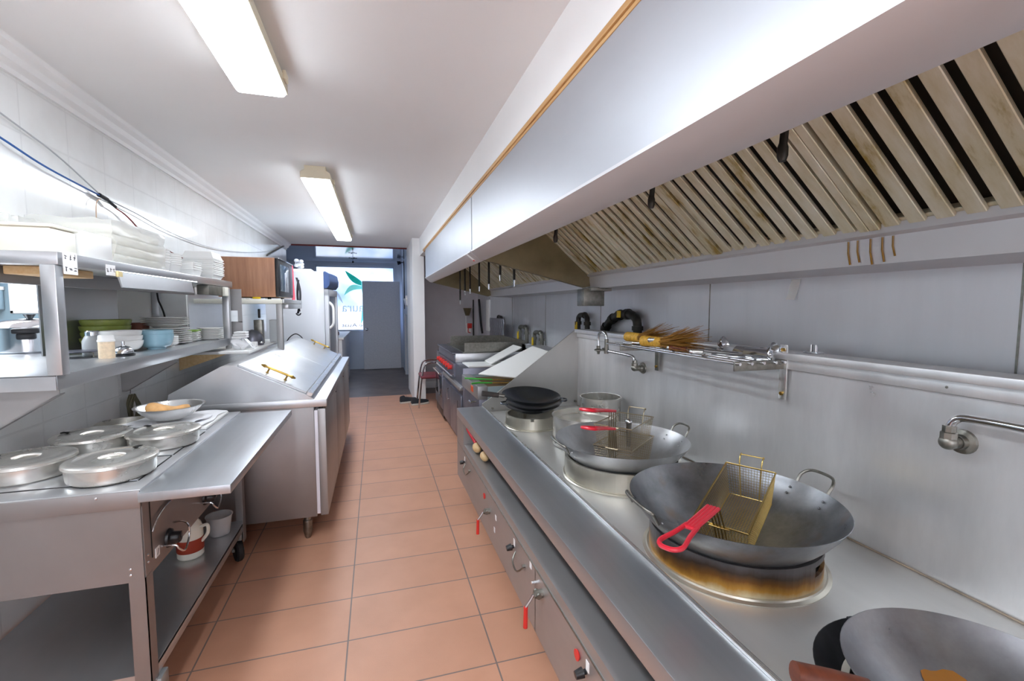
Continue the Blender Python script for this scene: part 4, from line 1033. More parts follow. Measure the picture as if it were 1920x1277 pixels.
stack(4, 'green_bowl', 'bowl', lambda i, z: (bowl_mesh(B(), .112, .068, .055, (-1.44+.004*math.sin(i*2), 3.06+.004*i), z), (-1.44, 3.06, z)), M['greenbowl'], SZ, .033,
      lambda o: 'olive green glazed bowl, %s of the green stack by the steel sheet' % o, 'olive green bowls on the pass shelf')
stack(3, 'white_bowl', 'bowl', lambda i, z: (bowl_mesh(B(), .092-.002*i, .062, .045, (-1.285, 2.87), z), (-1.285, 2.87, z)), M['porcelain'], SZ, .026,
      lambda o: 'white porcelain bowl, %s of the three nested beside the blue bowls' % o, 'white bowls on the pass shelf')
stack(2, 'blue_bowl', 'bowl', lambda i, z: (bowl_mesh(B(), .082-.001*i, .085-.008*i, .045, (-1.20, 3.05), z), (-1.20, 3.05, z)), M['bluebowl'], SZ, .030,
      lambda o: 'pale blue glazed bowl, %s of the nested pair' % ('lower' if o == 'lowest' else 'upper'), 'blue bowls on the pass shelf')
single('wooden_bowl', B().lathe([(0, SZ), (.06, SZ), (.066, SZ+.14), (.058, SZ+.14), (.052, SZ+.02), (0, SZ+.02)], (-1.425, 3.36, 0), 32), M['brownbowl'], 'dark red-brown round box behind the green and blue bowls', 'bowl', (-1.425, 3.36, SZ))
stack(4, 'sauce_dish', 'small bowl', lambda i, z: (bowl_mesh(B(), .042, .028, .022, (-1.19, 3.205), z), (-1.19, 3.205, z)), M['porcelain'], SZ, .012,
      lambda o: 'small white sauce dish, %s of the little stack behind the blue bowls' % o, 'small white dishes on the pass shelf')
def plate(r, c, z, th=.003):
    return B().lathe([(0, z), (r*.55, z), (r*.6, z+.004), (r, z+.016), (r, z+.018), (r*.62, z+.008), (r*.55, z+.005), (0, z+.005)], (c[0], c[1], 0), 48)
rnd = random.Random(2)
stack(8, 'dinner_plate', 'plate', lambda i, z: (plate(.135-.002*(i % 3), (-1.285+.004*math.sin(i*1.7), 3.41), z), (-1.285, 3.41, z)), M['porcelain'], SZ, .0125,
      lambda o: 'large white plate, %s of the big plate stack on the pass shelf' % o, 'large white plates on the pass shelf')
stack(5, 'flat_plate', 'plate', lambda i, z: (plate(.128, (-1.29, 3.42+.003*(i % 2)), z), (-1.29, 3.42, z)), M['porcelain'], SZ+.113, .0105,
      lambda o: 'thin flat white plate, %s of the thin plates topping the big stack' % o, 'thin white plates topping the big stack')
stack(6, 'side_plate', 'plate', lambda i, z: (plate(.068, (-1.235, 3.63), z), (-1.235, 3.63, z)), [M['porcelain']]*5+[M['lime']], SZ, .0125,
      lambda o: ('lime green side plate topping the small white plates' if o == 'topmost' else 'small white side plate, %s of the stack under the lime green plate' % o), 'side plates under the lime one')
stack(7, 'saucer', 'plate', lambda i, z: (plate(.082, (-1.155, 3.785), z), (-1.155, 3.785, z)), M['porcelain'], SZ, .0115,
      lambda o: 'white saucer, %s of the stack nearest the far shelf post' % o, 'white saucers by the far post')
t = thing('shaker_jar', 'clear glass shaker jar with steel screw lid in front of green bowls', 'jar', (-1.345, 2.74, SZ))
part(t, 'glass', B().lathe([(0, SZ), (.038, SZ), (.041, SZ+.006), (.041, SZ+.07), (.028, SZ+.098), (.026, SZ+.10), (.024, SZ+.10), (.037, SZ+.068), (.037, SZ+.008), (0, SZ+.006)], (-1.345, 2.74, 0), 32), M['bucket'])
part(t, 'lid', B().lathe([(0, SZ+.098), (.029, SZ+.098), (.029, SZ+.116), (.024, SZ+.122), (0, SZ+.122)], (-1.345, 2.74, 0), 28), M['chrome'])
t = thing('toothpick_jar', 'round toothpick holder with beige sides and white cap', 'jar', (-1.208, 2.565, SZ))
part(t, 'body', B().lathe([(0, SZ), (.029, SZ), (.0305, SZ+.004), (.0305, SZ+.078), (0, SZ+.078)], (-1.208, 2.565, 0), 32), flat('toothpicks', 'e6cfb0', .5, vary=.12, nscale=60))
part(t, 'cap', B().lathe([(0, SZ+.078), (.033, SZ+.078), (.033, SZ+.084), (.030, SZ+.088), (.029, SZ+.104), (.026, SZ+.108), (0, SZ+.108)], (-1.208, 2.565, 0), 32), M['white'])
t = thing('service_bell', 'shiny chrome service bell beside the toothpick holder', 'bell', (-1.185, 2.66, SZ))
part(t, 'base', B().lathe([(0, SZ), (.044, SZ), (.046, SZ+.008), (.036, SZ+.012), (0, SZ+.012)], (-1.185, 2.66, 0), 32), M['black'])
part(t, 'dome', B().lathe([(.040, SZ+.014), (.041, SZ+.018), (.036, SZ+.032), (.024, SZ+.045), (.008, SZ+.051), (0, SZ+.052), (0, SZ+.049), (.022, SZ+.042), (.036, SZ+.016)], (-1.185, 2.66, 0), 36), M['chrome'])
part(t, 'button', B().tube([(-1.185, 2.66, SZ+.05), (-1.185, 2.66, SZ+.072)], [.005, .007], 10), M['chrome'])
t = thing('wire_trivet', 'dark low trivet on bent wire feet near the front post', 'trivet', (-1.36, 2.64, SZ))
part(t, 'plate', B().lathe([(0, SZ+.026), (.075, SZ+.026), (.078, SZ+.029), (.075, SZ+.032), (.05, SZ+.030), (0, SZ+.030)], (-1.36, 2.64, 0), 36), M['darksteel'])
for q in (-.4, 1.7, 3.8):
    o = Vector((math.cos(q), math.sin(q), 0)); c0 = Vector((-1.36, 2.64, SZ))
    part(t, 'foot', B().tube([c0+o*.06+Vector((0, 0, .027)), c0+o*.085+Vector((0, 0, .022)), c0+o*.088+Vector((0, 0, .005)), c0+o*.078+Vector((0, 0, .004))], .0035, 8), M['dullmetal'])
t = thing('rice_cooker', 'shiny steel rice cooker with black handles beyond the pass opening', 'rice cooker', (-1.765, 3.05, SZ))
part(t, 'body', B().lathe([(0, SZ), (.14, SZ), (.15, SZ+.01), (.15, SZ+.125), (0, SZ+.125)], (-1.765, 3.05, 0), 48), M['chrome'])
part(t, 'lid', B().lathe([(0, SZ+.126), (.156, SZ+.126), (.156, SZ+.134), (.142, SZ+.152), (.10, SZ+.168), (0, SZ+.178)], (-1.765, 3.05, 0), 48), M['chrome'])
b = B(); b.box(-.05, .05, -.055, -.0, .105, .132, .008); b.box(-.035, .035, -.05, 0, .075, .107, .008)
b.bm.transform(tr(-1.70, 2.912, SZ) @ rz(.42)); part(t, 'handle', b, M['black'])
b = B(); b.tube([(-1.765, 3.05, SZ+.176), (-1.765, 3.05, SZ+.20)], [.012, .026], 16); part(t, 'lid_knob', b, M['black'])

# ---------------------------------------------------------------- take-away packaging on the upper shelf
t = thing('storage_tub', 'low cream plastic tub at the near end of the upper shelf', 'tub', (-1.28, 2.06, UZ))
part(t, 'body', B().box(-1.50, -1.075, 1.99, 2.13, UZ, UZ+.085, .006), M['cream']); part(t, 'lid', B().box(-1.506, -1.069, 1.984, 2.136, UZ+.085, UZ+.097, .004), M['cream'])
single('carton', B().box(-1.26, -1.068, 2.16, 2.36, UZ, UZ+.10, .004), M['white'], 'plain white carton between the cream tub and wrapped packs', 'box', (-1.16, 2.26, UZ))
def wrapped(label, x0, x1, y0, y1, z0, z1, rows, seed):
    rnd = random.Random(seed)
    t = thing('wrapped_pack', label, 'pack', ((x0+x1)/2, (y0+y1)/2, z0), 'plastic wrapped packs of white containers')
    b = B(); n = 4
    for r_ in range(rows):
        for i in range(n):
            ya = y0+.02+(y1-y0-.04)*i/n; yb = y0+.02+(y1-y0-.04)*(i+1)/n
            za = z0+.004+(z1-z0-.02)*r_/rows; zb = z0+.004+(z1-z0-.02)*(r_+1)/rows
            b.box(x0+.02, x1-.02, ya+.004, yb-.004, za+.001, zb-.002, .004)
    part(t, 'containers', b, M['cream'])
    b = B(); bb = bmesh.new(); bmesh.ops.create_cube(bb, size=1); bmesh.ops.subdivide_edges(bb, edges=bb.edges[:], cuts=9, use_grid_fill=True)
    for v in bb.verts:
        k = .006; v.co = Vector(((x0+x1)/2+v.co.x*(x1-x0), (y0+y1)/2+v.co.y*(y1-y0), (z0+z1)/2+v.co.z*(z1-z0)))
        if v.co.z > z0+.01: v.co += Vector((rnd.uniform(-k, k), rnd.uniform(-k, k), rnd.uniform(-k, k)))
    b.add(bb); part(t, 'plastic_wrap', b, M['clear'], 'clear crinkled plastic wrap')
wrapped('clear plastic wrapped pack filling the middle of the upper shelf', -1.44, -1.07, 2.38, 2.88, UZ, UZ+.185, 4, 3)
wrapped('taller plastic wrapped pack at the back left of the upper shelf', -1.55, -1.29, 2.16, 2.37, UZ, UZ+.15, 3, 8)
def cup_stack(n, c, r, h, dz, label, group, mat):
    stack(n, 'foam_bowl', 'takeaway container', lambda i, z: (B().lathe([(0, z), (r*.72, z), (r*.95, z+h-.006), (r, z+h-.005), (r, z+h), (r*.9, z+h), (r*.68, z+.004), (0, z+.004)], (c[0], c[1], 0), 28), (c[0], c[1], z)), mat, UZ, dz, label, group)
cup_stack(6, (-1.14, 2.98), .055, .055, .014, lambda o: 'white foam bowl, %s of the stack next to the wrapped pack' % o, 'foam bowls in the left stack', M['foam'])
cup_stack(6, (-1.14, 3.12), .058, .055, .012, lambda o: 'white foam bowl, %s of the second stack from the wrapped pack' % o, 'foam bowls in the right stack', M['foam'])
single('chopstick_pack', B().tube([(-1.12, 3.06, 1.765), (-1.11, 3.22, 1.742)], .003, 6), M['cable_red'], 'thin dark red stick poking out over the foam bowls', 'stick', (-1.12, 3.14, 1.74))
def clam(c, wx, wy, z, h=.03):
    b = B(); P = lambda k, zz: [(c[0]-wx*k, c[1]-wy*k, zz), (c[0]+wx*k, c[1]-wy*k, zz), (c[0]+wx*k, c[1]+wy*k, zz), (c[0]-wx*k, c[1]+wy*k, zz)]
    bm = b.bm; rows = [[bm.verts.new(p) for p in P(k, zz)] for k, zz in ((.80, z), (.96, z+h-.006), (1.0, z+h-.006), (1.0, z+h-.001), (.93, z+h-.001), (.77, z+.004))]
    for a, d in zip(rows[:-1], rows[1:]):
        for i in range(4): bm.faces.new((a[i], a[(i+1) % 4], d[(i+1) % 4], d[i]))
    bm.faces.new(rows[0]); bm.faces.new(rows[-1]); return b
stack(4, 'lunch_box', 'takeaway container', lambda i, z: (clam((-1.13, 3.34), .06, .075, z, .045), (-1.13, 3.34, z)), M['foam'], UZ, .014,
      lambda o: 'small takeaway tray, %s of the short stack before the lunch boxes' % o, 'small takeaway trays on the upper shelf')
def lunch(i, z):
    if i < 9: return clam((-1.14+.003*math.sin(i*3), 3.66), .095, .11, z, .034), (-1.14, 3.66, z)
    b = clam((-1.14, 3.66), .095, .11, -0.0, .05); b.bm.transform(Matrix.Diagonal((1, 1, -1, 1))); b.bm.transform(tr(0, 0, z+.07)); return b, (-1.14, 3.66, z)
stack(10, 'lunch_box', 'takeaway container', lunch, M['foam'], UZ, .0125, lambda o: 'foam lunch box, %s of the tall stack by the microwave' % o, 'foam lunch boxes on the upper shelf')

# ---------------------------------------------------------------- cables on the left wall
t = thing('cable', 'blue cable sagging along the left wall to a black connector', 'cable', (-1.345, 2.6, 2.0), 'cables on the left wall')
part(t, 'cable', B().tube(smooth_path([(-1.35, 1.6, 2.16), (-1.345, 2.0, 2.12), (-1.345, 2.25, 2.086), (-1.345, 2.5, 2.047), (-1.345, 2.9, 2.018)]), .0042, 8), M['cable_blue'])
b = B(); b.tube([(-1.345, 2.88, 2.02), (-1.345, 2.95, 2.012)], .011, 10); b.tube([(-1.345, 2.95, 2.012), (-1.34, 3.02, 1.988)], .008, 10); part(t, 'connector', b, M['black'])
single('cable', B().tube(smooth_path([(-1.355, 1.7, 2.30), (-1.355, 2.25, 2.19), (-1.355, 2.58, 2.128), (-1.350, 2.89, 2.028)]), .0035, 8), M['cable_grey'], 'grey cable running down steeply to the connector from above', 'cable', (-1.355, 2.4, 2.1), 'cables on the left wall')
single('cable', B().tube(smooth_path([(-1.352, 2.96, 2.018), (-1.35, 3.28, 1.999), (-1.35, 3.8, 1.958), (-1.35, 4.58, 1.959), (-1.35, 5.6, 2.038), (-1.35, 6.8, 2.186), (-1.35, 7.6, 2.343)]), .0035, 8), M['cable_grey'], 'grey cable sagging away from the connector towards the far corner', 'cable', (-1.35, 5.3, 2.0), 'cables on the left wall')
single('cable', B().tube(smooth_path([(-1.345, 3.03, 1.984), (-1.345, 3.13, 1.966), (-1.345, 3.25, 1.92), (-1.35, 3.4, 1.84)]), .004, 8), M['cable_red'], 'short dark red wire dropping from the black connector', 'cable', (-1.345, 3.2, 1.9), 'cables on the left wall')
single('cable', B().tube(smooth_path([(-1.35, 2.90, 2.004), (-1.35, 2.86, 1.97), (-1.35, 2.85, 1.84)]), .0025, 6), flat('tan_wire', 'd8b89a', .6), 'thin tan wire hanging behind the wrapped packs', 'cable', (-1.35, 2.87, 1.9), 'cables on the left wall')
b = B(); b.tube([(-1.355, 6.7, 2.12), (-1.355, 8.0, 2.42)], .012, 8); single('conduit', b, M['greypipe'], 'dark pipe slanting up to the far left ceiling corner', 'pipe', (-1.355, 7.3, 2.1))

# ================================================================ microwave corner
t = thing('narrow_counter', 'narrow white counter behind the prep fridge under the microwave', 'counter', (-1.15, 4.5, 1.105))
part(t, 'top', B().box(-1.365, -.90, 3.74, 5.05, 1.105, 1.125, .003), M['white'])
for y in (3.8, 5.0): part(t, 'bracket', B().prism([(-1.365, y, .99), (-1.365, y, 1.105), (-1.05, y, 1.105)], (0, .02, 0)), M['palewood'])
t = thing('microwave_shelf', 'steel edged shelf on a square post carrying the microwave', 'shelf', (-1.05, 4.5, 1.09))
part(t, 'board', B().box(-1.365, -.735, 4.12, 5.05, 1.475, 1.51, .003), M['cream'])
b = B(); b.box(-.735, -.72, 4.12, 5.05, 1.478, 1.512, .002); b.box(-.80, -.72, 4.30, 5.04, 1.43, 1.474, .004); part(t, 'edge_rail', b, M['steel'])
part(t, 'post', B().box(-.785, -.74, 4.13, 4.175, 1.09, 1.475, .003), M['steel_front'])
b = B(); b.box(-1.09, -1.0, 4.0, 4.006, 1.42, 1.585); b.box(-1.03, -1.0, 4.0, 4.006, 1.33, 1.42); b.box(-1.09, -1.0, 4.0, 4.006, 1.21, 1.335); b.box(-1.12, -1.085, 3.99, 4.02, 1.126, 1.59, .002)
single('steel_upright', b, M['steel_front'], 'flat steel upright with a square cut-out next to the far shelf post', 'bracket', (-1.05, 4.0, 1.126))
t = thing('microwave', 'old microwave oven with wood grain sides and black glass door', 'microwave', (-1.0, 4.6, 1.512))
part(t, 'body', B().box(-1.22, -.80, 4.22, 4.90, 1.53, 1.855, .004), M['woodgrain'])
b = B(); b.box(-.80, -.775, 4.222, 4.898, 1.532, 1.853, .004); d = part(t, 'door', b, M['black'])
part(d, 'glass_panel', B().box(-.777, -.773, 4.30, 4.70, 1.58, 1.81, .001), flat('dark_glass', '4a5866', .06, spec=.9))
part(t, 'control_panel', B().box(-.776, -.772, 4.745, 4.885, 1.56, 1.83, .001), M['darksteel'])
b = B(); b.box(-.775, -.765, 4.225, 4.89, 1.848, 1.856, .001); part(t, 'top_trim', b, M['chrome'])
b = B()
for x in (-1.16, -.86):
    for y in (4.28, 4.84): b.tube([(x, y, 1.512), (x, y, 1.531)], .014, 10)
part(t, 'foot', b, M['rubber'])
single('towel', B().grid(lambda u, v: Vector((-.785+.010*math.sin(v*8)*u, 4.908+.07*v+.004*math.sin(u*9), 1.85-.34*u)), 16, 8, .006), M['towel_red'], 'pinkish red towel hanging on the far side of the microwave', 'towel', (-.785, 4.95, 1.51))
b = B(); b.grid(lambda u, v: Vector((-.765+.03*math.sin(u*PI)+.016*v, 5.0+.02*v+.01*math.sin(u*7), 1.74-.36*u)), 20, 2, .003); b.grid(lambda u, v: Vector((-.755-.012*math.sin(u*PI)+.016*v, 5.04+.02*v, 1.72-.32*u)), 20, 2, .003); b.tube(arc((-.752, 5.03, 1.385), .02, PI, 2*PI, 8, 'xz'), .007, 8)
single('strap', b, M['strap'], 'looped black strap hanging in front of the red towel', 'strap', (-.755, 5.02, 1.36))
single('paper_sheets', B().box(-1.18, -.98, 4.135, 4.2, 1.513, 1.519, .001), M['paper'], 'loose white papers tucked under the microwave edge', 'paper', (-1.1, 4.17, 1.513))
single('tape_roll', B().lathe([(.018, 0), (.03, 0), (.03, .016), (.018, .016), (.018, 0)], (-.93, 4.16, 1.513), 24), M['yellow'], 'small yellow tape piece by the microwave corner', 'tape', (-.93, 4.16, 1.513))
t = thing('knife_block', 'tall grey knife box with a black handled knife in it', 'knife block', (-.985, 4.5, 1.126))
part(t, 'box', B().box(-1.02, -.955, 4.42, 4.50, 1.126, 1.335, .003), M['dullmetal'])
t2 = thing('knife', 'black handled kitchen knife standing in the grey knife box', 'knife', (-.985, 4.46, 1.34))
part(t2, 'handle', B().box(-.992, -.974, 4.45, 4.475, 1.35, 1.43, .005), M['black']); part(t2, 'blade', B().box(-.985, -.982, 4.445, 4.48, 1.336, 1.352), M['chrome'])
t = thing('slicer_dome', 'dark blue grey dome on the white counter beside the knife box', 'appliance', (-1.0, 4.32, 1.126))
part(t, 'dome', B().lathe([(0, 1.126), (.085, 1.126), (.084, 1.17), (.07, 1.215), (.045, 1.245), (0, 1.258)], (-1.01, 4.32, 0), 36), M['darksteel'])
b = B(); b.box(-.945, -.925, 4.26, 4.30, 1.14, 1.16, .004); part(t, 'latch', b, M['chrome'])
b = B(); b.ball((-.985, 3.89, 1.165), .062, 1.15, .85, .72, 10)
for v in b.bm.verts: v.co += Vector((.012*math.sin(v.co.z*90+v.co.x*50), .01*math.sin(v.co.x*80), .010*math.sin(v.co.x*60+v.co.y*70)))
b.grid(lambda u, v: Vector((-.95+.05*u, 3.84+.06*v+.02*u, 1.205-.07*u+.008*math.sin(9*v))), 8, 8, .004)
single('folded_cloth', b, M['cloth'], 'crumpled white cloth heap on the counter before the steel upright', 'cloth', (-.985, 3.89, 1.126))
for i in range(3): single('paper_pad', B().box(-1.04+.008*i, -.945, 3.85, 3.94, 1.214+i*.0165, 1.228+i*.0165, .002), M['paper'], 'small white paper pad, %s of three on the cloth heap' % ('lowest', 'middle', 'topmost')[i], 'paper', (-1.0, 3.9, 1.214+i*.0165), 'paper pads on the cloth heap')
single('small_box', B().box(-.968, -.925, 4.06, 4.115, 1.126, 1.168, .002), M['paper'], 'tiny white box in front of the dark dome', 'box', (-.945, 4.09, 1.126))
single('clear_canister', B().box(-.94, -.86, 4.62, 4.72, 1.126, 1.33, .006), M['bucket'], 'clear square canister behind the knife box', 'canister', (-.9, 4.67, 1.126))

# ================================================================ prep fridge
FY0, FY1 = 2.97, 5.42
pf_ = thing('prep_fridge', 'stainless sandwich prep fridge with sloping lids and gold handles', 'prep fridge', (-.75, 4.2, 0))
part(pf_, 'body', B().box(-1.14, -.378, FY0+.012, FY1, .145, .84, .003), M['steel_body'])
part(pf_, 'counter', B().box(-1.16, -.302, FY0, FY1+.02, .838, .886, .004), M['steel'])
hp = [(-.372, .886), (-.409, .911), (-.795, 1.104), (-.83, 1.112), (-.865, 1.105), (-1.13, .955), (-1.14, .886)]
part(pf_, 'lid_housing', B().prism([(x, FY0+.004, z) for x, z in hp], (0, FY1-FY0-.03, 0)), M['steel'])
nv = Vector((.447, 0, .894)); ev = Vector((-.894, 0, .447))
def lidslab(ya, yb, a, c, d0, d1):
    o = Vector((-.409, 0, .911)); p = [o+ev*a+nv*d0, o+ev*c+nv*d0, o+ev*c+nv*d1, o+ev*a+nv*d1]
    return B().prism([(q.x, ya, q.z) for q in p], (0, yb-ya, 0), .002)
lids = []
for ya, yb in ((FY0+.03, 4.19), (4.20, FY1-.05)):
    l = part(pf_, 'lid', lidslab(ya, yb, .015, .425, .0, .012), M['steel']); lids.append(l)
def gold_handle(l, y):
    o = Vector((-.409, y, .911)); P = lambda a, h: o+ev*a+nv*h
    b = B(); b.tube([P(.115, .045), P(.135, .045), P(.15, .045), P(.17, .045), P(.27, .045), P(.29, .045), P(.305, .045), P(.325, .045)], [.004, .011, .006, .0075, .0075, .006, .011, .004], 14)
    for a in (.165, .275): b.tube([P(a, .045), P(a, .010)], .0055, 10); b.tube([P(a, .016), P(a, .011)], .011, 12)
    part(l, 'handle', b, M['brass'], 'ornate gold handle')
gold_handle(lids[0], 3.09); gold_handle(lids[1], 5.30)
part(pf_, 'front_lip', lidslab(FY0+.004, FY1-.03, -.022, .010, .0, .022), M['steel_bright'])
for i, (ya, yb) in enumerate(((FY0+.01, 3.77), (3.785, 4.58), (4.595, FY1-.02))):
    d = part(pf_, 'door', B().box(-.358, -.312, ya, yb, .15, .825, .004), M['steel_front'])
    part(d, 'gasket', B().box(-.378, -.358, ya+.004, yb-.004, .16, .815, .003), M['gasket'])
    b = B(); b.tube([(-.34, ya+.02, .826), (-.34, ya+.02, .838)], .012, 10); b.tube([(-.34, ya+.02, .146), (-.34, ya+.02, .152)], .012, 10); b.box(-.312, -.309, yb-.05, yb-.03, .79, .80); part(d, 'hinge', b, M['black'])
for x, y in ((-.44, 3.02), (-1.08, 3.02)):
    part(pf_, 'leg', B().lathe([(0, 0), (.014, 0), (.018, .012), (.027, .05), (.027, .115), (.02, .12), (.02, .146), (0, .146)], (x, y, 0), 24), M['dullmetal'])
for x, y in ((-.40, 5.34), (-1.08, 5.34)):
    b = B(); b.lathe([(0, -.018), (.055, -.018), (.06, -.01), (.06, .01), (.055, .018), (0, .018)], (x, y, .06), 28, ry(PI/2)); b.box(x-.03, x+.03, y-.03, y+.03, .12, .146)
    part(pf_, 'caster', b, flat('blue_grey_caster', '46587e', .5))
t = single('cable', B().tube(smooth_path([(-.99, 5.52, .99), (-.93, 5.50, 1.10), (-.86, 5.48, 1.15), (-.80, 5.47, 1.12), (-.77, 5.46, 1.06)]), .006, 8), M['black'], 'black cord arching up behind the prep fridge', 'cable', (-.9, 5.5, 1.0))

# ================================================================ white upright fridge
FC = (-.565, 5.62)
uf = thing('upright_fridge', 'tall white glass door fridge with a blue header beyond the prep fridge', 'fridge', (FC[0], FC[1], 0), None, math.radians(-4))
x1, y0_ = FC; x0 = x1-.62; y1_ = y0_+.66
b = B(); b.box(x0, x1, y0_, y1_, .08, 1.85, .012); part(uf, 'cabinet', b, M['fridgewhite'])
b = B(); b.prism([(x1, y0_+.0, 1.66), (x1+.03, y0_+.0, 1.66), (x1+.06, y0_+.0, 1.70), (x1+.065, y0_+.0, 1.76), (x1+.05, y0_+.0, 1.83), (x1+.02, y0_+.0, 1.85), (x1, y0_+.0, 1.85)], (0, .66, 0)); part(uf, 'header', b, M['fridgeblue'])
b = B()
for ya, yb, za, zb in ((y0_+.0, y0_+.07, .64, 1.65), (y1_-.07, y1_, .64, 1.65), (y0_, y1_, 1.57, 1.65), (y0_, y1_, .64, .74)): b.box(x1+.002, x1+.045, ya, yb, za, zb, .006)
dr = part(uf, 'door_frame', b, M['fridgewhite'])
part(dr, 'glass', B().box(x1+.015, x1+.03, y0_+.06, y1_-.06, .72, 1.58), M['shelfglass'])
b = B(); b.tube(smooth_path([(x1+.045, y0_+.035, 1.50), (x1+.085, y0_+.03, 1.45), (x1+.09, y0_+.03, 1.35), (x1+.085, y0_+.03, 1.25), (x1+.045, y0_+.035, 1.20)]), .014, 12); part(dr, 'handle', b, M['white'])
b = B(); b.box(x1+.002, x1+.042, y0_, y1_, .12, .62, .006); part(uf, 'lower_door', b, M['fridgewhite'])
b = B()
for x in (x0+.06, x1-.06):
    for y in (y0_+.06, y1_-.06): b.tube([(x, y, 0), (x, y, .085)], .02, 10)
part(uf, 'foot', b, M['rubber'])
single('tray', B().box(-.95, -.72, 5.84, 6.05, 1.852, 1.89, .006), M['white'], 'flat white tray lying on top of the tall white fridge', 'tray', (-.84, 5.95, 1.852))
b = B()
for i in range(9): b.ball((-.86+.03*math.sin(i*2.1), 5.93+.03*math.cos(i*1.3), 1.912+.010*i), .026, 1, 1, .8, 6)
single('crumpled_bundle', b, flat('pale_bundle', 'c3c8d2', .3), 'small pale crumpled bundle on the white tray above the fridge', 'bundle', (-.86, 5.93, 1.89))
t = thing('back_cabinet', 'low grey cabinet with white top below the street window', 'cabinet', (-.75, 9.0, 0))
part(t, 'body', B().box(-1.05, -.56, 8.1, 10.2, 0, .90, .004), M['doorpaint']); part(t, 'top', B().box(-1.08, -.53, 8.07, 10.23, .90, .93, .004), M['white'])
single('packet', B().box(-.80, -.66, 8.7, 8.95, .93, .99, .006), M['cable_red'], 'dark red packet on the white cabinet top', 'packet', (-.7, 8.8, .93))
single('packet', B().box(-.88, -.76, 8.35, 8.6, .93, .965, .006), M['bluebox'], 'blue packet on the cabinet top next to the fridge door', 'packet', (-.82, 8.5, .93))
# ================================================================ fryer, range and griddle at the far right
t = thing('deep_fryer', 'stainless floor fryer beyond the wok range with white lids', 'fryer', (1.15, 3.95, 0))
part(t, 'cabinet', B().box(.80, 1.60, 3.64, 4.33, .10, .70, .004), M['darksteel'])
b = B(); b.box(.785, .87, 3.62, 4.33, .685, .795, .004); part(t, 'front_head', b, M['steel_front'])
b = B(); b.box(.785, .80, 4.02, 4.25, .70, .78, .002); 
part(t, 'name_plate', B().box(.783, .786, 3.80, 3.90, .715, .765, .001), M['orange'], 'small orange plate')
for y in (3.62, 4.32): part(t, 'side_plate', B().box(.87, 1.60, y, y+.01, .45, .79), M['tealsheet'])
part(t, 'tank', B().box(.87, 1.58, 3.64, 4.31, .70, .765), M['oil'])
b = B(); b.box(1.46, 1.60, 3.62, 4.33, .70, 1.03, .004); b.box(1.44, 1.62, 3.60, 4.35, 1.03, 1.06, .003); part(t, 'flue', b, M['steel'])
b = B(); b.tube([(.785, 3.68, .66), (.74, 3.68, .655), (.74, 3.75, .655)], .008, 8); part(t, 'drain_handle', b, M['chrome'])
for x, y in ((.85, 3.68), (.85, 4.29), (1.55, 3.68), (1.55, 4.29)):
    part(t, 'leg', B().tube([(x, y, 0), (x, y, .105)], .02, 12), M['dullmetal'])
def board(name, label, P, th, mat):
    a, b_, c, d = [Vector(p) for p in P]; n = (b_-a).cross(d-a).normalized()
    if n.z < 0: n = -n
    b = B(); b.prism([a, b_, c, d], n*th, .002); m = (a+b_+c+d)/4
    return single(name, b, mat, label, 'fryer lid', tuple(m), 'white boards covering the fryer')
board('fryer_lid', 'white board sloping up from the fryer front to the flue, nearest', [(.875, 4.0, .835), (1.18, 3.655, .835), (1.43, 3.68, 1.055), (1.43, 4.10, 1.065)], .012, M['white'])
board('fryer_lid', 'white flat board between the fryer and the griddle', [(.86, 4.36, .852), (1.42, 4.36, .852), (1.42, 4.72, .852), (.86, 4.72, .852)], .014, M['white'])
board('fryer_lid', 'white sloping board behind the nearest one, next to the griddle side', [(1.10, 4.42, .868), (1.42, 4.40, 1.03), (1.42, 4.70, 1.03), (1.10, 4.70, .868)], .012, M['white'])
for i, (y0, y1, x1) in enumerate(((4.02, 3.86, .97), (3.72, 3.70, .93))):
    t = thing('tongs', ('tongs with green grips on the fryer, farther pair', 'tongs with green grips on the fryer, nearer pair')[i], 'tongs', (.85, y0, .80), 'green handled tongs on the fryer')
    part(t, 'grip', B().tube([(.755, y0, .806), (.82, (y0+y1)/2+.03, .807), (x1, y1, .807)], [.007, .008, .006], 8), M['green'], 'bright green grip')
    part(t, 'arm', B().tube([(x1, y1, .807), (x1+.22, y1-.05, .806)], [.005, .004], 8), M['brass'])
t = thing('gas_range', 'steel range cabinet with two doors and an oven beside the aisle', 'range', (1.15, 5.4, 0))
part(t, 'body', B().box(.80, 1.60, 4.36, 6.36, .08, .85, .004), M['darksteel'])
part(t, 'top_rail', B().box(.765, .81, 4.37, 5.55, .625, .665, .004), M['steel_front'])
for ya, yb in ((4.38, 5.06), (5.075, 5.63)):
    d = part(t, 'door', B().box(.78, .80, ya, yb, .10, .57, .004), M['darksteel'])
    part(d, 'handle', B().tube([(.775, ya+.05, .52), (.755, ya+.05, .52), (.755, ya+.05, .40), (.775, ya+.05, .40)], .006, 8), M['chrome'])
d = part(t, 'oven_door', B().box(.775, .80, 5.66, 6.34, .16, .63, .004), M['darksteel'])
part(d, 'oven_glass', B().box(.772, .776, 5.72, 6.28, .30, .56, .001), flat('oven_glass', '2a3038', .08, spec=.8))
part(d, 'handle', B().tube([(.775, 5.72, .61), (.74, 5.72, .61), (.74, 6.28, .61), (.775, 6.28, .61)], .010, 8), M['chrome'])
part(t, 'kick_plate', B().box(.79, .80, 5.66, 6.34, .04, .15, .003), M['black'])
for x, y in ((.86, 4.42), (.86, 6.30), (1.55, 4.42), (1.55, 6.30)): part(t, 'leg', B().tube([(x, y, 0), (x, y, .085)], .02, 12), M['dullmetal'])
gr = t
t = thing('griddle', 'counter griddle with raised steel splash sides and red knobs', 'griddle', (1.15, 5.4, .85))
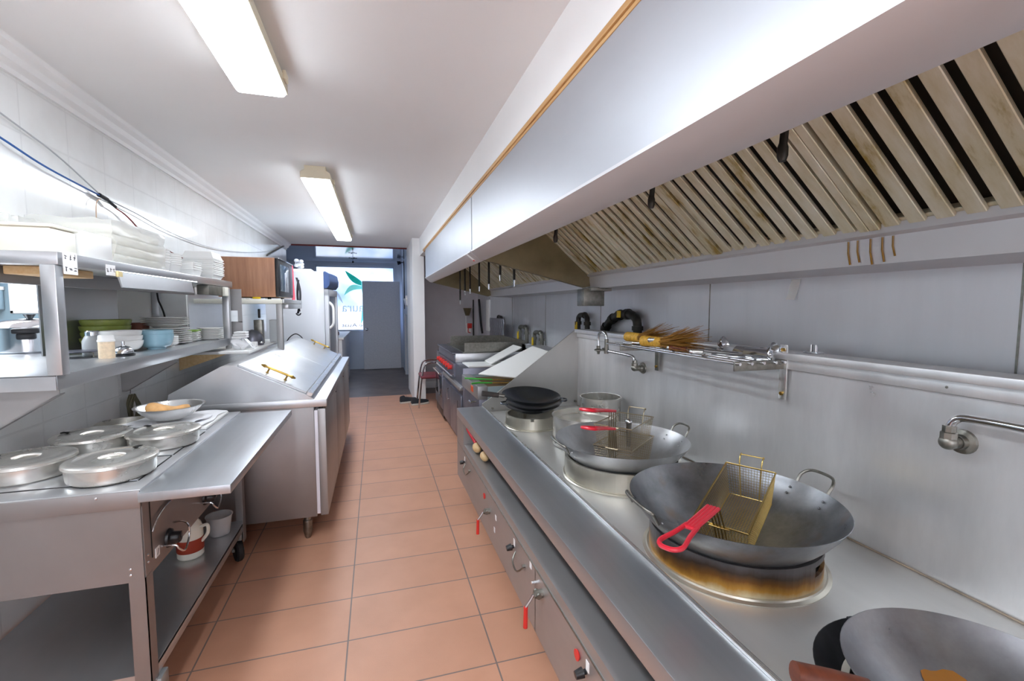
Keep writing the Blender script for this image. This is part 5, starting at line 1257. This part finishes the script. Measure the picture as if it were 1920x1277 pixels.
part(t, 'body', B().box(.80, 1.58, 4.80, 6.02, .852, .95, .004), M['steel']); part(t, 'front_panel', B().prism([(.80, 4.80, .855), (.785, 4.80, .855), (.785, 4.80, .94), (.80, 4.80, .94)], (0, 1.22, 0)), M['darksteel'])
b = B(); b.prism([(.80, 4.80, .70), (.785, 4.80, .70), (.775, 4.80, .84), (.80, 4.80, .848)], (0, 1.22, 0)); fp = part(gr, 'control_panel', b, M['darksteel'])
part(t, 'front_ledge', B().box(.765, .88, 4.80, 6.02, .945, .957, .003), M['darksteel'])
for i in range(6):
    y = 4.93+i*.185
    b = B(); b.tube([(.783, y, .79), (.745, y, .79)], [.026, .022], 14); b.box(.735, .75, y-.005, y+.005, .768, .812, .002); part(fp, 'knob', b, M['redpaint'], 'red knob')
b = B(); b.tube([(.75, 4.82, .715), (.75, 5.95, .715)], .012, 10); b.tube([(.75, 4.86, .715), (.79, 4.86, .715)], .007, 8); b.tube([(.75, 5.9, .715), (.79, 5.9, .715)], .007, 8); part(gr, 'towel_bar', b, M['chrome'])
part(t, 'plate', B().box(.89, 1.56, 4.82, 6.0, .95, .965, .002), M['griddle'])
b = B(); b.prism([(.90, 4.80, .965), (1.58, 4.80, .965), (1.58, 4.80, 1.03), (1.50, 4.80, 1.062), (.90, 4.80, 1.062)], (0, .012, 0)); b.prism([(.89, 5.72, .965), (1.58, 5.72, .965), (1.58, 5.72, 1.08), (.90, 5.72, 1.08), (.89, 5.72, 1.06)], (0, .012, 0)); b.box(1.545, 1.58, 4.80, 5.73, .965, 1.075)
part(t, 'splash_guard', b, M['dullmetal'])
t = thing('foil_board', 'crumpled foil covered board standing behind the griddle', 'board', (1.62, 6.3, .85))
part(t, 'board', B().grid(lambda u, v: Vector((1.60+.006*math.sin(u*40+v*9)*math.sin(v*23), 5.75+.60*u*1.2, .87+.42*v)), 30, 14, .012), M['foilbox'])
# wall things in the far alcove corner
t = thing('metal_funnel', 'rusty metal funnel hung high in the far corner of the alcove', 'funnel', (1.60, 8.0, 1.25))
part(t, 'cone', B().lathe([(.035, 1.29), (.075, 1.42), (.078, 1.425), (.072, 1.425), (.03, 1.29)], (1.56, 8.02, 0), 24), M['greasy'])
part(t, 'strap', B().tube([(1.53, 8.02, 1.29), (1.53, 8.02, 1.12)], .008, 8), M['white'])
t = thing('pull_station', 'red fire pull box in the far alcove corner', 'alarm box', (1.62, 8.1, 1.05))
part(t, 'back_plate', B().box(1.55, 1.65, 8.125, 8.15, .98, 1.15, .004), M['white']); part(t, 'red_box', B().box(1.575, 1.655, 8.085, 8.125, 1.06, 1.15, .006), M['redpaint'])
b = B(); b.tube([(1.59, 8.11, 1.06), (1.59, 8.11, .99), (1.63, 8.11, .98)], .008, 8); part(t, 'red_tube', b, M['redpaint'])
single('conduit', B().tube(smooth_path([(1.735, 7.85, 1.575), (1.735, 7.80, 1.45), (1.735, 7.72, 1.20), (1.735, 7.6, 1.0)]), .018, 10), M['black'], 'black hose hanging from the hood in the far corner', 'hose', (1.735, 7.8, 1.2))
single('conduit', B().tube([(1.69, 8.125, 1.575), (1.69, 8.125, .9)], .012, 10), M['blackpipe'], 'thin dark pipe running down the corner beside the funnel', 'pipe', (1.69, 8.12, 1.2))
single('strip_board', B().box(1.765, 1.78, 7.20, 7.45, 1.05, 1.56, .002), M['white'], 'pale strip board on the steel wall near the corner', 'board', (1.77, 7.3, 1.05))

# ================================================================ chair and shoes by the column
ch = thing('chair', 'chrome tube chair with maroon seat beyond the oven', 'chair', (.80, 6.68, 0))
part(ch, 'seat', B().box(.585, 1.02, 6.48, 6.88, .425, .475, .022, seg=4), M['seat'])
for s, y in ((0, 6.50), (1, 6.86)):
    part(ch, 'leg', B().tube([(.60, y, .43), (.575, y, .2), (.555, y, .008)], .0125, 10), M['chrome'])
    part(ch, 'leg', B().tube([(.98, y, .43), (1.02, y, .2), (1.05, y, .008)], .0125, 10), M['chrome'])
    b = B(); b.tube(smooth_path([(.60, y, .42), (.625, y, .56), (.655, y, .63), (.72, y, .655), (.88, y, .66), (1.03, y, .655)]), .0125, 10); part(ch, 'arm', b, M['chrome'])
b = B(); b.box(1.02, 1.05, 6.52, 6.84, .60, .86, .012); part(ch, 'backrest', b, M['seat'])
b = B(); b.tube([(1.0, 6.50, .44), (1.035, 6.50, .66), (1.04, 6.50, .86)], .0125, 10); b.tube([(1.0, 6.86, .44), (1.035, 6.86, .66), (1.04, 6.86, .86)], .0125, 10); part(ch, 'back_frame', b, M['chrome'])
def shoe(label, c, ang):
    t = thing('shoe', label, 'shoe', (c[0], c[1], 0), 'pair of black shoes by the column', ang)
    x, y = c
    b = B(); P = []
    for i in range(14):
        u = i/13; P.append((x-.135+.27*u, u))
    rings = []; bm = b.bm
    for px, u in P:
        wv = .042*(math.sin(PI*min(1, .12+u*.93))**.5); hh = .085-.045*u if u > .25 else .085+.01*math.sin(u*8)
        if u > .8: hh = .055*(1-(u-.8)*2.6)
        rings.append([bm.verts.new((px, y+wv*math.cos(a), .022+max(.012, hh)*max(0, math.sin(a)))) for a in [PI*k/8 for k in range(9)]])
    for a, c2 in zip(rings[:-1], rings[1:]):
        for k in range(8): bm.faces.new((a[k], a[k+1], c2[k+1], c2[k]))
        bm.faces.new((a[0], c2[0], c2[8], a[8]))
    bm.faces.new(rings[0]); bm.faces.new(rings[-1])
    part(t, 'upper', b, M['shoe'])
    b = B(); pts = [(x-.14+.28*(.5-.5*math.cos(PI*k/10)), y+.046*math.sin(PI*(k/10))**.45) for k in range(11)]; pts += [(x-.14+.28*(.5-.5*math.cos(PI*k/10)), y-.046*math.sin(PI*(k/10))**.45) for k in range(9, 0, -1)]
    b.prism([(p[0], p[1], .0) for p in pts], (0, 0, .026), .003); part(t, 'sole', b, M['sole'])
    return t
shoe('left black shoe of the pair, beside the white column foot', (.445, 6.98), .35)
shoe('right black shoe of the pair, behind the chair leg', (.60, 6.80), .30)

# ================================================================ small things at the back
t = thing('clamp_lamp', 'small black lamp clamped high on the far right wall', 'lamp', (.58, 10.2, 2.4))
b = B(); b.box(.585, .60, 10.15, 10.25, 2.34, 2.44, .003); part(t, 'plate', b, M['black'])
b = B(); b.tube([(.585, 10.2, 2.40), (.53, 10.2, 2.40)], .01, 8); b.tube([(.53, 10.2, 2.40), (.46, 10.2, 2.385)], [.03, .045], 14); part(t, 'head', b, M['black'])
single('conduit', B().tube([(.592, 10.1, 2.4), (.592, 10.1, 1.4)], .010, 8), M['black'], 'thin dark pipe down the far right wall below the lamp', 'pipe', (.59, 10.1, 1.9))
t = thing('small_shelf', 'small white wall shelf on the far right beside the column', 'shelf', (.5, 8.4, 1.45))
part(t, 'board', B().box(.50, .60, 8.2, 8.9, 1.57, 1.60, .003), M['white']); b = B(); b.prism([(.60, 8.25, 1.40), (.60, 8.25, 1.57), (.51, 8.25, 1.57), (.52, 8.25, 1.48)], (0, .55, 0)); part(t, 'support', b, M['wallpaint'])
single('small_box', B().box(.51, .57, 8.35, 8.5, 1.60, 1.65, .004), M['paper'], 'little white box on the far right wall shelf', 'box', (.54, 8.42, 1.60))
t = thing('ceiling_mobile', 'tiny black ornament hanging from the glossy back ceiling', 'ornament', (-.42, 9.65, 2.35))
b = B(); b.tube([(-.42, 9.65, 2.46), (-.42, 9.65, 2.34)], .004, 6); part(t, 'stem', b, M['black'])
b = B()
for k in range(4):
    q = k*PI/2+.4; b.tube([(-.42, 9.65, 2.40), (-.42+.07*math.cos(q), 9.65+.07*math.sin(q), 2.415)], .006, 6); b.ball((-.42+.07*math.cos(q), 9.65+.07*math.sin(q), 2.41), .016, 1, 1, .6, 6)
b.ball((-.42, 9.65, 2.335), .02, 1, 1, 1, 6); part(t, 'arms', b, M['black'])
single('dark_bag', B().ball((-.16, 8.6, .12), .12, 1, 1.2, 1, 10), M['strap'], 'dark bag on the floor at the end of the back cabinet', 'bag', (-.45, 8.6, 0)) if False else None
# dining room beyond the pass
t = thing('hanging_cabinet', 'pale wall cabinet in the next room beside the bright window', 'cabinet', (-3.9, 5.85, 1.42))
part(t, 'body', B().box(-4.18, -3.66, 5.72, 5.99, 1.42, 1.62, .006), M['room']); part(t, 'top', B().box(-4.19, -3.65, 5.70, 5.99, 1.62, 1.655, .004), M['white'])
single('storage_box', B().box(-3.86, -3.68, 5.75, 5.95, 1.656, 1.78, .01), M['bluebox'], 'blue box seen through the pass at the far left', 'box', (-3.77, 5.85, 1.656))
single('tape_strip', B().grid(lambda u, v: Vector((1.776-.006*u*u, 1.60-.045*v+.02*u, 1.57-.09*u)), 6, 2, .0015), M['clear'], 'peeling strip of clear tape on the steel wall below the gutter', 'tape', (1.776, 1.58, 1.48))
# unseen area light added to brighten the next room
ld = bpy.data.lights.new('room_fill_light', 'AREA'); ld.shape = 'RECTANGLE'; ld.size = 1.2; ld.size_y = 2.4; ld.energy = 60; ld.color = (.85, .93, 1)
lo = bpy.data.objects.new('room_fill_light', ld); COL.objects.link(lo); lo.location = (-3.0, 3.0, 2.44)
bpy.context.view_layer.update()
